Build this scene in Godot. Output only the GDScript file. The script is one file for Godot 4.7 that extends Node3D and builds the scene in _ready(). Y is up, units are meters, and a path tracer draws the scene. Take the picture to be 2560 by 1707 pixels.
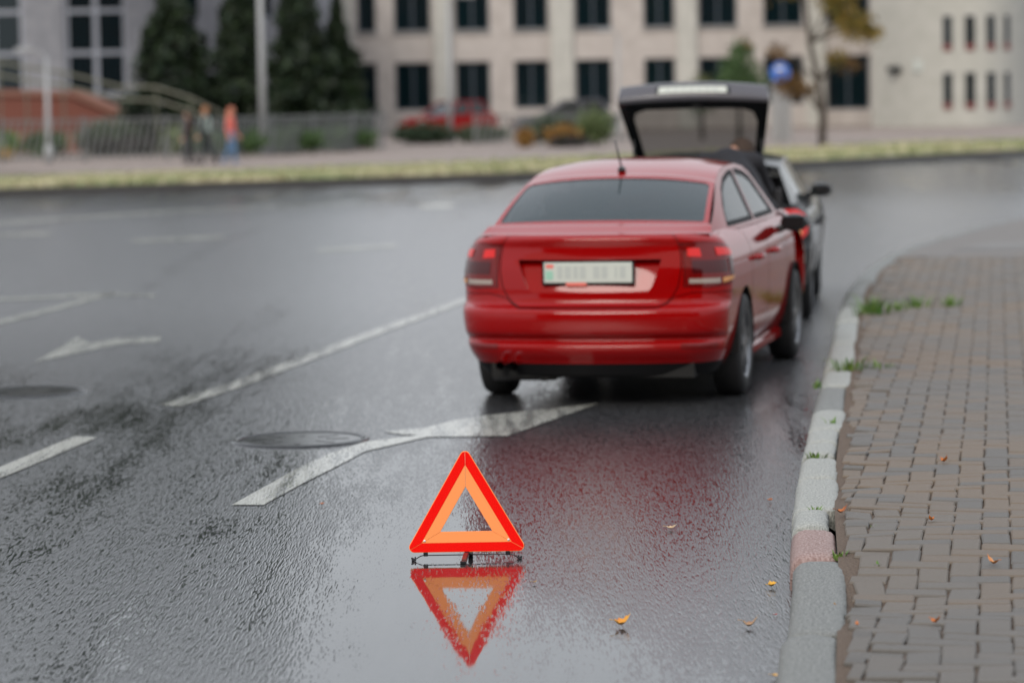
extends Node3D
# A warning triangle on a wet street, a red saloon and a grey hatchback stopped at the kerb behind it.
# World: x to the right, y up, the street runs away along -z. V(x, y, d) takes the distance d ahead of the camera.

var rng := RandomNumberGenerator.new()
var taken := {}
var M := {}
var T := {}


func _ready() -> void:
	rng.seed = 20240917
	make_camera_and_light()
	make_textures()
	make_materials()
	build_ground()
	build_markings()
	build_kerb()
	build_paving()
	build_far_side()
	build_left_building()
	build_middle_building()
	build_slit_building()
	build_brick_ramp()
	build_fences()
	build_vegetation()
	build_street_furniture()
	build_far_cars()
	build_red_saloon()
	build_grey_hatchback()
	build_people()
	build_triangle()
	build_small_things()
	build_behind()


func make_camera_and_light() -> void:
	var cam := Camera3D.new()
	cam.name = "camera"
	add_child(cam)
	var at := CameraAttributesPhysical.new()
	at.frustum_focal_length = 112.5
	at.frustum_focus_distance = 12.5
	at.frustum_near = 0.5
	at.frustum_far = 1200.0
	at.exposure_aperture = 2.3
	cam.attributes = at
	cam.fov = 12.18
	cam.near = 0.5
	cam.far = 1200.0
	cam.position = Vector3(0, 1.83, 0)
	cam.basis = Basis(Vector3.RIGHT, -atan(621.5 / 8000.0)) * Basis(Vector3.BACK, deg_to_rad(-1.0))
	cam.current = true
	var we := WorldEnvironment.new()
	we.name = "environment"
	var env := Environment.new()
	env.background_mode = Environment.BG_SKY
	env.tonemap_mode = Environment.TONE_MAPPER_LINEAR
	env.tonemap_exposure = 1.5
	env.sdfgi_enabled = true
	env.ssao_enabled = true
	env.ssil_enabled = true
	var sky := Sky.new()
	var sm := ProceduralSkyMaterial.new()
	# An even overcast: the cloud layer is thinner overhead than towards the horizon.
	sm.sky_top_color = Color(0.93, 0.955, 1.0)
	sm.sky_horizon_color = Color(0.76, 0.775, 0.785)
	sm.sky_curve = 0.35
	sm.sky_energy_multiplier = 0.95
	sm.ground_bottom_color = Color(0.30, 0.30, 0.31)
	sm.ground_horizon_color = Color(0.45, 0.46, 0.47)
	sm.sun_angle_max = 1.0
	sky.sky_material = sm
	env.sky = sky
	we.environment = env
	add_child(we)
	var sun := DirectionalLight3D.new()
	sun.name = "sun"
	sun.light_energy = 0.5
	sun.light_angular_distance = 30.0
	sun.light_color = Color(1.0, 0.97, 0.93)
	sun.shadow_enabled = true
	add_child(sun)
	sun.look_at_from_position(Vector3(-6, 13, 18), Vector3.ZERO)


# ---------------------------------------------------------------- helpers
func V(x: float, y: float, d: float) -> Vector3:
	return Vector3(x, y, -d)


func numbered(n: String) -> String:
	if not taken.has(n):
		taken[n] = 0
		return n
	taken[n] += 1
	return "%s_%03d" % [n, taken[n]]


func tag(o: Node, label: String, category: String, group := "", kind := "") -> void:
	if label: o.set_meta("label", label)
	if category: o.set_meta("category", category)
	if group: o.set_meta("group", group)
	if kind: o.set_meta("kind", kind)


func thing(n: String, label: String, category: String, at: Vector3, turn := 0.0, group := "") -> Node3D:
	var o := Node3D.new()
	o.name = numbered(n)
	add_child(o)
	o.position = at
	o.rotation.y = turn
	tag(o, label, category, group)
	return o


func part(n: String, mesh: Mesh, m: Material, parent: Node) -> MeshInstance3D:
	var o := MeshInstance3D.new()
	o.name = n
	o.mesh = mesh
	o.material_override = m
	parent.add_child(o, true)
	return o


func solo(n: String, mesh: Mesh, m: Material, label: String, category: String, at := Vector3.ZERO, group := "") -> MeshInstance3D:
	var o := part(numbered(n), mesh, m, self)
	o.position = at
	tag(o, label, category, group)
	return o


func setting(n: String, mesh: Mesh, m: Material, label := "", kind := "structure") -> MeshInstance3D:
	var o := part(numbered(n), mesh, m, self)
	tag(o, label, "", "", kind)
	return o


func S(smooth := false) -> SurfaceTool:
	var st := SurfaceTool.new()
	st.begin(Mesh.PRIMITIVE_TRIANGLES)
	st.set_smooth_group(0 if smooth else -1)
	return st


func done(st: SurfaceTool) -> ArrayMesh:
	st.generate_normals()
	st.index()
	return st.commit()


# a, b, c, d run anticlockwise seen from outside
func quad(st: SurfaceTool, a: Vector3, b: Vector3, c: Vector3, d: Vector3) -> void:
	for p in [a, c, b, a, d, c]:
		st.add_vertex(p)


func tri(st: SurfaceTool, a: Vector3, b: Vector3, c: Vector3) -> void:
	for p in [a, c, b]:
		st.add_vertex(p)


func box(st: SurfaceTool, c: Vector3, size: Vector3, b := Basis.IDENTITY) -> void:
	var h := size / 2.0
	var p := []
	for k in 8:
		p.append(c + b * Vector3(h.x if k & 1 else -h.x, h.y if k & 2 else -h.y, h.z if k & 4 else -h.z))
	for f in [[4, 5, 7, 6], [1, 0, 2, 3], [5, 1, 3, 7], [0, 4, 6, 2], [6, 7, 3, 2], [0, 1, 5, 4]]:
		quad(st, p[f[0]], p[f[1]], p[f[2]], p[f[3]])


# a box whose twelve edges are cut by ch
func cbox(st: SurfaceTool, c: Vector3, size: Vector3, ch: float, b := Basis.IDENTITY) -> void:
	var h := size / 2.0
	var g := func(x: float, y: float, z: float, k: int) -> Vector3:
		var v := Vector3(x * h.x, y * h.y, z * h.z)
		for i in 3:
			if i != k: v[i] -= signf(v[i]) * ch
		return c + b * v
	for k in 3:
		for s in [-1.0, 1.0]:
			var q := []
			for w in [[-1.0, -1.0], [1.0, -1.0], [1.0, 1.0], [-1.0, 1.0]]:
				var e := Vector3.ZERO
				e[k] = s
				e[(k + 1) % 3] = w[0]
				e[(k + 2) % 3] = w[1]
				q.append(g.call(e.x, e.y, e.z, k))
			if s < 0: q.reverse()
			quad(st, q[0], q[1], q[2], q[3])
	for k in 3:
		for s1 in [-1.0, 1.0]:
			for s2 in [-1.0, 1.0]:
				var i1 := (k + 1) % 3
				var i2 := (k + 2) % 3
				var q := []
				for w in [[-1.0, i1], [1.0, i1], [1.0, i2], [-1.0, i2]]:
					var e := Vector3.ZERO
					e[k] = w[0]
					e[i1] = s1
					e[i2] = s2
					q.append(g.call(e.x, e.y, e.z, w[1]))
				if s1 * s2 < 0: q.reverse()
				quad(st, q[0], q[1], q[2], q[3])
	for sx in [-1.0, 1.0]:
		for sy in [-1.0, 1.0]:
			for sz in [-1.0, 1.0]:
				var a: Vector3 = g.call(sx, sy, sz, 0)
				var bb: Vector3 = g.call(sx, sy, sz, 1)
				var cc: Vector3 = g.call(sx, sy, sz, 2)
				if sx * sy * sz > 0: tri(st, a, bb, cc)
				else: tri(st, a, cc, bb)


func tube(st: SurfaceTool, pts: Array, radii: Array, sides := 8, caps := true) -> void:
	var rings := []
	var side := Vector3.RIGHT
	for i in pts.size():
		var t: Vector3 = (pts[mini(i + 1, pts.size() - 1)] - pts[maxi(i - 1, 0)]).normalized()
		if i == 0: side = t.cross(Vector3.UP if absf(t.y) < 0.9 else Vector3.RIGHT).normalized()
		else: side = (side - t * side.dot(t)).normalized()
		var up := side.cross(t)
		var ring := []
		var r: float = radii[mini(i, radii.size() - 1)]
		for k in sides:
			var a := TAU * k / sides
			ring.append(pts[i] + (side * cos(a) + up * sin(a)) * r)
		rings.append(ring)
	for i in pts.size() - 1:
		for k in sides:
			var k2 := (k + 1) % sides
			quad(st, rings[i][k2], rings[i][k], rings[i + 1][k], rings[i + 1][k2])
	if caps:
		for k in range(1, sides - 1):
			tri(st, rings[0][0], rings[0][k], rings[0][k + 1])
			tri(st, rings[-1][0], rings[-1][k + 1], rings[-1][k])


# profile of Vector2(radius, along) turned about the axis b.y through c
func lathe(st: SurfaceTool, c: Vector3, profile: Array, segs := 24, b := Basis.IDENTITY) -> void:
	for i in profile.size() - 1:
		for k in segs:
			var q := []
			for w in [[i, k], [i, k + 1], [i + 1, k + 1], [i + 1, k]]:
				var a: float = TAU * w[1] / segs
				var p: Vector2 = profile[w[0]]
				q.append(c + b * Vector3(p.x * cos(a), p.y, p.x * sin(a)))
			quad(st, q[3], q[2], q[1], q[0])


func blob(st: SurfaceTool, c: Vector3, r: Vector3, n := 10, b := Basis.IDENTITY) -> void:
	var prof := []
	for i in n + 1:
		var a := -PI / 2 + PI * i / n
		prof.append(Vector2(cos(a), sin(a)))
	for i in n:
		for k in n * 2:
			var q := []
			for w in [[i, k], [i, k + 1], [i + 1, k + 1], [i + 1, k]]:
				var a: float = TAU * w[1] / (n * 2)
				var p: Vector2 = prof[w[0]]
				q.append(c + b * (Vector3(p.x * cos(a), p.y, p.x * sin(a)) * r))
			quad(st, q[3], q[2], q[1], q[0])


# outline (x, y) pushed along z by depth, edges square
func prism(st: SurfaceTool, poly: PackedVector2Array, z0: float, z1: float, t := Transform3D.IDENTITY) -> void:
	var p := poly
	if Geometry2D.is_polygon_clockwise(p):
		p = p.duplicate()
		p.reverse()
	var ix := Geometry2D.triangulate_polygon(p)
	for i in range(0, ix.size(), 3):
		var a := p[ix[i]]
		var b := p[ix[i + 1]]
		var c := p[ix[i + 2]]
		if (b - a).cross(c - a) < 0:
			var sw := b
			b = c
			c = sw
		tri(st, t * Vector3(a.x, a.y, z1), t * Vector3(b.x, b.y, z1), t * Vector3(c.x, c.y, z1))
		tri(st, t * Vector3(a.x, a.y, z0), t * Vector3(c.x, c.y, z0), t * Vector3(b.x, b.y, z0))
	for i in p.size():
		var a := p[i]
		var b := p[(i + 1) % p.size()]
		quad(st, t * Vector3(a.x, a.y, z0), t * Vector3(b.x, b.y, z0), t * Vector3(b.x, b.y, z1), t * Vector3(a.x, a.y, z1))


# flat sheet on the ground from an outline of Vector2(x, d), with the street's texture coordinates
func sheet(st: SurfaceTool, poly: PackedVector2Array, y: float) -> void:
	var ix := Geometry2D.triangulate_polygon(poly)
	for i in range(0, ix.size(), 3):
		var q := [poly[ix[i]], poly[ix[i + 1]], poly[ix[i + 2]]]
		if (q[1] - q[0]).cross(q[2] - q[0]) > 0: q = [q[0], q[2], q[1]]
		for p in q:
			st.set_uv(road_uv(p))
			st.set_normal(Vector3.UP)
			st.add_vertex(V(p.x, y, p.y))


func road_uv(p: Vector2) -> Vector2:
	return Vector2((p.x + 3.0) / 6.0, pingpong(p.y - 6.0, 32.0) / 32.0)


func tab(t: Array, x: float) -> float:
	if x <= t[0].x: return t[0].y
	var n := t.size()
	if x >= t[n - 1].x: return t[n - 1].y
	for i in n - 1:
		if x <= t[i + 1].x:
			var f: float = (x - t[i].x) / (t[i + 1].x - t[i].x)
			return lerpf(t[i].y, t[i + 1].y, f)
	return t[n - 1].y


# the same, rounded
func curve(t: Array, x: float) -> float:
	var n := t.size()
	if x <= t[0].x: return t[0].y
	if x >= t[n - 1].x: return t[n - 1].y
	for i in n - 1:
		if x <= t[i + 1].x:
			var h: float = t[i + 1].x - t[i].x
			var m0: float = (t[i + 1].y - t[maxi(i - 1, 0)].y) / (t[i + 1].x - t[maxi(i - 1, 0)].x)
			var m1: float = (t[mini(i + 2, n - 1)].y - t[i].y) / (t[mini(i + 2, n - 1)].x - t[i].x)
			var f: float = (x - t[i].x) / h
			var f2 := f * f
			var f3 := f2 * f
			return (2 * f3 - 3 * f2 + 1) * t[i].y + (f3 - 2 * f2 + f) * h * m0 + (-2 * f3 + 3 * f2) * t[i + 1].y + (f3 - f2) * h * m1
	return t[n - 1].y


func P(a: Array) -> PackedVector2Array:
	var p := PackedVector2Array()
	for i in range(0, a.size(), 2):
		p.append(Vector2(a[i], a[i + 1]))
	return p


func rect(x0: float, y0: float, x1: float, y1: float) -> PackedVector2Array:
	return P([x0, y0, x1, y0, x1, y1, x0, y1])


func grown(p: PackedVector2Array, by: float) -> PackedVector2Array:
	var q := p
	if Geometry2D.is_polygon_clockwise(q):
		q = q.duplicate()
		q.reverse()
	var r := Geometry2D.offset_polygon(q, by)
	return r[0] if r.size() else q


# A curved sheet: the cells of a grid cut to the outline, without the holes, laid on the surface that f gives.
func panel(st: SurfaceTool, outline: PackedVector2Array, holes: Array, step: Vector2, f: Callable, out_hint: Vector3, lift := 0.0) -> void:
	var lo := outline[0]
	var hi := outline[0]
	for p in outline:
		lo = lo.min(p)
		hi = hi.max(p)
	var nx := maxi(1, ceili((hi.x - lo.x) / step.x))
	var ny := maxi(1, ceili((hi.y - lo.y) / step.y))
	var w := (hi - lo) / Vector2(nx, ny)
	var cache := {}
	for i in nx:
		for j in ny:
			var cell := rect(lo.x + w.x * i, lo.y + w.y * j, lo.x + w.x * (i + 1), lo.y + w.y * (j + 1))
			var pieces: Array = Array(Geometry2D.intersect_polygons(cell, outline), TYPE_NIL, "", null)
			for hole in holes:
				var left := []
				for p in pieces:
					left.append_array(Geometry2D.clip_polygons(p, hole))
				pieces = left
			for p in pieces:
				var ix := Geometry2D.triangulate_polygon(p)
				for k in range(0, ix.size(), 3):
					var q := [p[ix[k]], p[ix[k + 1]], p[ix[k + 2]]]
					if absf((q[1] - q[0]).cross(q[2] - q[0])) < 1e-9: continue
					var pos := []
					var nor := []
					for v in q:
						var key := Vector2i(roundi(v.x * 20000), roundi(v.y * 20000))
						if not cache.has(key):
							var e := 0.004
							var c: Vector3 = f.call(v.x, v.y)
							var du: Vector3 = f.call(v.x + e, v.y) - f.call(v.x - e, v.y)
							var dv: Vector3 = f.call(v.x, v.y + e) - f.call(v.x, v.y - e)
							var n := du.cross(dv).normalized()
							cache[key] = [c, n]
						pos.append(cache[key][0])
						nor.append(cache[key][1])
					var nn: Vector3 = nor[0] + nor[1] + nor[2]
					var mid_x: float = pos[0].x
					var flip := nn.dot(out_hint + (Vector3(mid_x * 1.5, 0, 0) if absf(mid_x) < 2.0 else Vector3.ZERO)) < 0
					if flip: nn = -nn
					var order := [0, 1, 2]
					if (pos[1] - pos[0]).cross(pos[2] - pos[0]).dot(nn) > 0: order = [0, 2, 1]
					for o in order:
						var n1: Vector3 = -nor[o] if flip else nor[o]
						st.set_normal(n1)
						st.add_vertex(pos[o] + n1 * lift)


func panel_mesh(outline: PackedVector2Array, holes: Array, step: Vector2, f: Callable, hint: Vector3, lift := 0.0) -> ArrayMesh:
	var st := SurfaceTool.new()
	st.begin(Mesh.PRIMITIVE_TRIANGLES)
	panel(st, outline, holes, step, f, hint, lift)
	st.index()
	return st.commit()


# ---------------------------------------------------------------- textures and materials
func noise(seed_: int, freq: float, kind := FastNoiseLite.TYPE_SIMPLEX_SMOOTH, octaves := 1) -> FastNoiseLite:
	var n := FastNoiseLite.new()
	n.seed = seed_
	n.frequency = freq
	n.noise_type = kind
	n.fractal_type = FastNoiseLite.FRACTAL_FBM if octaves > 1 else FastNoiseLite.FRACTAL_NONE
	n.fractal_octaves = octaves
	return n


func tiled(n: FastNoiseLite, w: int, h: int) -> Image:
	return n.get_seamless_image(w, h, false, false, 0.15)


func ramp_texture(seed_: int, freq: float, octaves: int, stops: Array, size := 512) -> NoiseTexture2D:
	var t := NoiseTexture2D.new()
	t.width = size
	t.height = size
	t.seamless = true
	t.noise = noise(seed_, freq, FastNoiseLite.TYPE_SIMPLEX_SMOOTH, octaves)
	var g := Gradient.new()
	g.offsets = PackedFloat32Array()
	g.colors = PackedColorArray()
	var off := PackedFloat32Array()
	var col := PackedColorArray()
	for s in stops:
		off.append(s[0])
		col.append((s[1] as Color).linear_to_srgb())
	g.offsets = off
	g.colors = col
	t.color_ramp = g
	return t


func height_texture(seed_: int, freq: float, octaves: int, size := 512) -> NoiseTexture2D:
	var t := NoiseTexture2D.new()
	t.width = size
	t.height = size
	t.seamless = true
	t.noise = noise(seed_, freq, FastNoiseLite.TYPE_SIMPLEX_SMOOTH, octaves)
	return t


func make_textures() -> void:
	# The street: 6 m by 32 m to a tile, mirrored end to end; it has dried more towards the far end. Where water stands on the asphalt it fills the grain and lies smooth.
	var w := 2048
	var h := 1024
	var speck := PackedByteArray()
	speck.resize(w * h)
	for k in range(0, w * h, 4): speck.encode_u32(k, rng.randi())
	var lowi := tiled(noise(5, 0.014, FastNoiseLite.TYPE_SIMPLEX_SMOOTH, 4), 512, 256)
	lowi.resize(w, h, Image.INTERPOLATE_CUBIC)
	var low := lowi.get_data()
	var midi := tiled(noise(6, 0.05, FastNoiseLite.TYPE_SIMPLEX_SMOOTH, 3), 1024, 512)
	midi.resize(w, h, Image.INTERPOLATE_CUBIC)
	var mid := midi.get_data()
	var ripple := tiled(noise(7, 0.07, FastNoiseLite.TYPE_SIMPLEX_SMOOTH, 2), w, h).get_data()
	# water that stands where the photograph shows it: x, d, half length across, half length along, weight
	var pools := [[-0.30, 11.6, 0.80, 3.3, 0.66], [-0.9, 15.6, 0.5, 1.3, 0.3], [0.25, 9.6, 1.0, 1.2, 0.25], [-2.40, 18.35, 0.33, 1.1, 0.6], [-2.75, 17.4, 0.3, 0.8, 0.2], [-2.2, 15.0, 0.7, 0.8, 0.15], [-1.25, 13.4, 0.4, 0.7, 0.25], [1.0, 13.0, 0.5, 9.0, -0.3], [0.6, 14.5, 0.9, 5.0, -0.5]]
	var alb := PackedByteArray()
	alb.resize(w * h * 3)
	var pnt := PackedByteArray()
	pnt.resize(w * h * 3)
	var rou := PackedByteArray()
	rou.resize(w * h)
	var hei := PackedFloat32Array()
	hei.resize(w * h)
	for j in h:
		var d := 6.0 + 32.0 * (j + 0.5) / h
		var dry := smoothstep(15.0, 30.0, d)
		var near := []
		for p in pools:
			var q: float = (d - p[1]) / p[3]
			if absf(q) < 1.0: near.append([p[0], p[2], p[4], q * q])
		for i in w:
			var k := j * w + i
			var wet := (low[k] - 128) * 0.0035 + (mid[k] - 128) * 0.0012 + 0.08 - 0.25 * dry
			if near.size():
				var x := -3.0 + 6.0 * (i + 0.5) / w
				for p in near:
					var u: float = (x - p[0]) / p[1]
					var r: float = u * u + p[3]
					if r < 1.0: wet += p[2] * (1.0 - r) * (1.0 + 0.6 * r)
			wet = clampf(wet, 0.0, 1.0)
			# stones stand out of a film of water whose level follows the hollows of the street
			var g := (speck[k] * 2 + speck[k - 1] + speck[k - w]) / 1020.0
			var level := lerpf(lerpf(0.33, 0.12, dry), 0.86, wet) + (mid[k] - 128) * 0.0006
			var out_of := maxf(0.0, g - level)
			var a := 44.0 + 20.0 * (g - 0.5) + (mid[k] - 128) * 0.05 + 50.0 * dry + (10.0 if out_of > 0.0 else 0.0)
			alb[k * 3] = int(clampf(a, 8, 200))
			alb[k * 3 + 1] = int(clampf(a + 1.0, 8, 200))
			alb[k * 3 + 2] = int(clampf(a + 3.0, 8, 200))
			var worn := clampf((g - 0.5) * 1.6 + (mid[k] - 128) * 0.006 + (low[k] - 128) * 0.003 + 0.2, 0.0, 1.0)
			var pv := lerpf(172.0, a + 16.0, worn)
			pnt[k * 3] = int(pv)
			pnt[k * 3 + 1] = int(pv + 1)
			pnt[k * 3 + 2] = int(pv - 6 * (1.0 - worn))
			rou[k] = int(lerpf(lerpf(26.0, 9.0, wet), 62.0, clampf(out_of * 14.0, 0.0, 1.0)))
			hei[k] = maxf(g, level) + (ripple[k] - 128) * 0.00012
	var ai := Image.create_from_data(w, h, false, Image.FORMAT_RGB8, alb)
	var ri := Image.create_from_data(w, h, false, Image.FORMAT_L8, rou)
	var hi := Image.create_from_data(w, h, false, Image.FORMAT_RF, hei.to_byte_array())
	T.road_albedo = ImageTexture.create_from_image(ai)
	T.paint_albedo = ImageTexture.create_from_image(Image.create_from_data(w, h, false, Image.FORMAT_RGB8, pnt))
	T.road_rough = ImageTexture.create_from_image(ri)
	T.road_height = ImageTexture.create_from_image(hi)
	T.grit = height_texture(21, 0.35, 2)
	T.pits = height_texture(22, 0.06, 4)


func mat(n: String, c: Color, rough := 0.6, metal := 0.0) -> StandardMaterial3D:
	var m := StandardMaterial3D.new()
	m.resource_name = n
	m.albedo_color = c.linear_to_srgb()
	m.roughness = rough
	m.metallic = metal
	M[n] = m
	return m


# colours mottled between two tones by noise, in world or object space
func mottled(n: String, a: Color, b: Color, rough: float, freq: float, scale: float, bump := 0.0, seed_ := 1, world := true) -> StandardMaterial3D:
	var m := mat(n, Color.WHITE, rough)
	m.albedo_texture = ramp_texture(seed_, freq, 4, [[0.25, a], [0.75, b]])
	m.uv1_triplanar = true
	m.uv1_world_triplanar = world
	m.uv1_scale = Vector3.ONE * scale
	if bump > 0:
		m.heightmap_enabled = true
		m.heightmap_texture = T.pits
		m.heightmap_scale = bump
	return m


func make_materials() -> void:
	var r := mat("wet_asphalt", Color.WHITE, 1.0)
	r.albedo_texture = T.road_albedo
	r.roughness_texture = T.road_rough
	r.heightmap_enabled = true
	r.heightmap_texture = T.road_height
	r.heightmap_scale = 0.24
	r.metallic_specular = 0.6
	var p := mat("road_paint", Color.WHITE, 0.9)
	p.albedo_texture = T.paint_albedo
	p.roughness_texture = T.road_rough
	p.heightmap_enabled = true
	p.heightmap_texture = T.road_height
	p.heightmap_scale = 0.25
	var q := mat("worn_paint", Color(0.80, 0.81, 0.81), 0.9)
	q.albedo_texture = T.paint_albedo
	q.roughness_texture = T.road_rough
	q.heightmap_enabled = true
	q.heightmap_texture = T.road_height
	q.heightmap_scale = 0.3
	mottled("granite", Color(0.11, 0.115, 0.11), Color(0.235, 0.242, 0.228), 0.62, 0.05, 1.6, 0.6, 31)
	mottled("pale_granite", Color(0.205, 0.213, 0.195), Color(0.385, 0.391, 0.366), 0.62, 0.05, 1.6, 0.6, 32)
	mottled("pink_granite", Color(0.18, 0.105, 0.09), Color(0.37, 0.275, 0.255), 0.62, 0.05, 1.6, 0.6, 33)
	for n in ["granite", "pale_granite", "pink_granite"]:
		M[n].uv1_scale = Vector3(3.0, 3.0, 1.6)
	mottled("sand_bed", Color(0.06, 0.04, 0.028), Color(0.14, 0.10, 0.07), 0.9, 0.05, 3.0, 0.4, 34)
	var tones := [[Color(0.082, 0.074, 0.066), Color(0.174, 0.16, 0.143)], [Color(0.089, 0.077, 0.065), Color(0.184, 0.161, 0.136)], [Color(0.096, 0.078, 0.062), Color(0.192, 0.159, 0.128)], [Color(0.078, 0.073, 0.067), Color(0.165, 0.155, 0.142)], [Color(0.104, 0.081, 0.061), Color(0.20, 0.16, 0.123)]]
	for k in tones.size():
		var t := mottled("paver_%d" % k, tones[k][0], tones[k][1], 0.6, 0.2, 2.5, 0.18, 40 + k, false)
		t.heightmap_texture = T.grit
		t.metallic_specular = 0.35
	mottled("far_paving", Color(0.19, 0.152, 0.13), Color(0.26, 0.21, 0.182), 0.7, 0.02, 0.15, 0.0, 51)
	mottled("near_paving", Color(0.10, 0.089, 0.08), Color(0.145, 0.131, 0.118), 0.6, 0.08, 0.8, 0.0, 52)
	mottled("soil", Color(0.05, 0.036, 0.025), Color(0.11, 0.08, 0.055), 0.95, 0.05, 1.0, 0.0, 53)
	mottled("lawn", Color(0.26, 0.25, 0.15), Color(0.41, 0.375, 0.25), 0.95, 0.04, 0.25, 0.0, 54)
	mottled("wet_stone", Color(0.035, 0.033, 0.032), Color(0.07, 0.065, 0.06), 0.5, 0.03, 0.8, 0.0, 61)
	mottled("slab", Color(0.13, 0.125, 0.118), Color(0.17, 0.165, 0.157), 0.7, 0.03, 0.8, 0.0, 62)
	mottled("concrete", Color(0.24, 0.24, 0.24), Color(0.31, 0.31, 0.305), 0.8, 0.03, 0.8, 0.0, 55)
	mottled("plaster_warm", Color(0.40, 0.365, 0.345), Color(0.46, 0.425, 0.405), 0.85, 0.02, 0.12, 0.0, 56)
	mottled("plaster_pale", Color(0.42, 0.417, 0.39), Color(0.47, 0.466, 0.435), 0.85, 0.02, 0.12, 0.0, 57)
	mottled("plaster_cream", Color(0.37, 0.367, 0.335), Color(0.42, 0.415, 0.385), 0.85, 0.02, 0.12, 0.0, 60)
	mottled("plaster_grey", Color(0.195, 0.203, 0.23), Color(0.24, 0.248, 0.275), 0.85, 0.02, 0.12, 0.0, 58)
	mat("window_frame", Color(0.045, 0.06, 0.08), 0.5)
	mat("pale_frame", Color(0.26, 0.28, 0.33), 0.5)
	var g := mat("window_glass", Color(0.004, 0.013, 0.017, 0.72), 0.04)
	g.transparency = BaseMaterial3D.TRANSPARENCY_ALPHA
	mat("room_plaster", Color(0.38, 0.37, 0.35), 0.9)
	mat("room_blue", Color(0.05, 0.09, 0.17), 0.8)
	mat("room_teal", Color(0.05, 0.18, 0.20), 0.8)
	mat("room_brown", Color(0.07, 0.055, 0.045), 0.9)
	mat("curtain_lilac", Color(0.20, 0.23, 0.38), 0.9)
	mat("red_sill", Color(0.16, 0.025, 0.022), 0.6)
	mottled("brick_red", Color(0.115, 0.038, 0.027), Color(0.18, 0.062, 0.043), 0.85, 0.08, 1.2, 0.0, 59)
	mat("brick_cap", Color(0.20, 0.095, 0.07), 0.8)
	mat("mortar", Color(0.22, 0.15, 0.12), 0.9)
	mat("zinc", Color(0.30, 0.31, 0.32), 0.5, 0.3)
	mat("rail_grey", Color(0.12, 0.12, 0.09), 0.5)
	mat("fence_grey", Color(0.13, 0.138, 0.142), 0.55)
	mat("sign_blue", Color(0.05, 0.14, 0.48), 0.4)
	mat("white_paint", Color(0.72, 0.72, 0.70), 0.45)
	mat("yellow_paint", Color(0.30, 0.18, 0.035), 0.6)
	mat("bark", Color(0.06, 0.048, 0.04), 0.9)
	for t in [["leaf_conifer", 0.0], ["leaf_green", 0.15], ["leaf_autumn", 0.2], ["leaf_shrub", 0.1]]:
		var lm := mat(t[0], Color.WHITE, 0.65)
		lm.vertex_color_use_as_albedo = true
		if t[1] > 0:
			lm.backlight_enabled = true
			lm.backlight = Color(t[1], t[1], t[1])
	var sk := mat("figure", Color.WHITE, 0.8)
	sk.vertex_color_use_as_albedo = true
	# cars
	var red := mat("red_paint", Color(0.25, 0.0012, 0.0016), 0.06)
	red.metallic_specular = 0.45
	var grey := mat("grey_paint", Color(0.032, 0.033, 0.036), 0.12)
	grey.metallic_specular = 0.2
	var silver := mat("silver_paint", Color(0.10, 0.10, 0.115), 0.2)
	silver.metallic_specular = 0.35
	mat("black_plastic", Color(0.009, 0.009, 0.010), 0.6).metallic_specular = 0.25
	mat("gloss_black", Color(0.010, 0.013, 0.014), 0.12)
	mat("liner", Color(0.008, 0.008, 0.008), 0.9)
	mat("seat_cloth", Color(0.025, 0.025, 0.028), 0.9)
	mat("rubber", Color(0.013, 0.013, 0.014), 0.75)
	mat("alloy", Color(0.20, 0.205, 0.215), 0.35, 0.8)
	mat("chrome", Color(0.6, 0.6, 0.62), 0.15, 1.0)
	mat("steel", Color(0.10, 0.095, 0.09), 0.5, 0.6)
	mat("lens_red", Color(0.13, 0.003, 0.003), 0.08)
	mat("lens_bright", Color(0.60, 0.010, 0.008), 0.08)
	mat("lens_dark", Color(0.05, 0.003, 0.004), 0.08)
	mat("lens_clear", Color(0.30, 0.25, 0.22), 0.1)
	mat("lens_amber", Color(0.60, 0.28, 0.10), 0.1)
	mat("plate_white", Color(0.50, 0.53, 0.49), 0.4)
	mat("plate_grey", Color(0.42, 0.45, 0.43), 0.4)
	mat("plate_green", Color(0.28, 0.50, 0.40), 0.4)
	mat("plate_red", Color(0.70, 0.16, 0.13), 0.4)
	var cg := mat("car_glass", Color(0.015, 0.03, 0.035, 0.75), 0.03)
	cg.metallic_specular = 0.38
	cg.transparency = BaseMaterial3D.TRANSPARENCY_ALPHA
	var tg := mat("tailgate_glass", Color(0.012, 0.035, 0.034, 0.66), 0.03)
	tg.transparency = BaseMaterial3D.TRANSPARENCY_ALPHA
	# triangle
	var rr := mottled("reflector_red", Color(0.84, 0.004, 0.002), Color(1.0, 0.008, 0.004), 0.4, 0.06, 6.0, 0.03, 71, false)
	rr.metallic_specular = 0.25
	mat("fluorescent_orange", Color(1.0, 0.34, 0.115), 0.8).metallic_specular = 0.1
	mat("rivet_white", Color(0.8, 0.8, 0.8), 0.3)
	mat("wire_black", Color(0.012, 0.013, 0.016), 0.35)
	mat("red_enamel", Color(0.16, 0.02, 0.018), 0.4)
	mat("cast_iron", Color(0.02, 0.021, 0.023), 0.16)
	var lf := mat("dead_leaf", Color.WHITE, 0.6)
	lf.vertex_color_use_as_albedo = true
	lf.backlight_enabled = true
	lf.backlight = Color(0.15, 0.15, 0.15)


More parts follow.
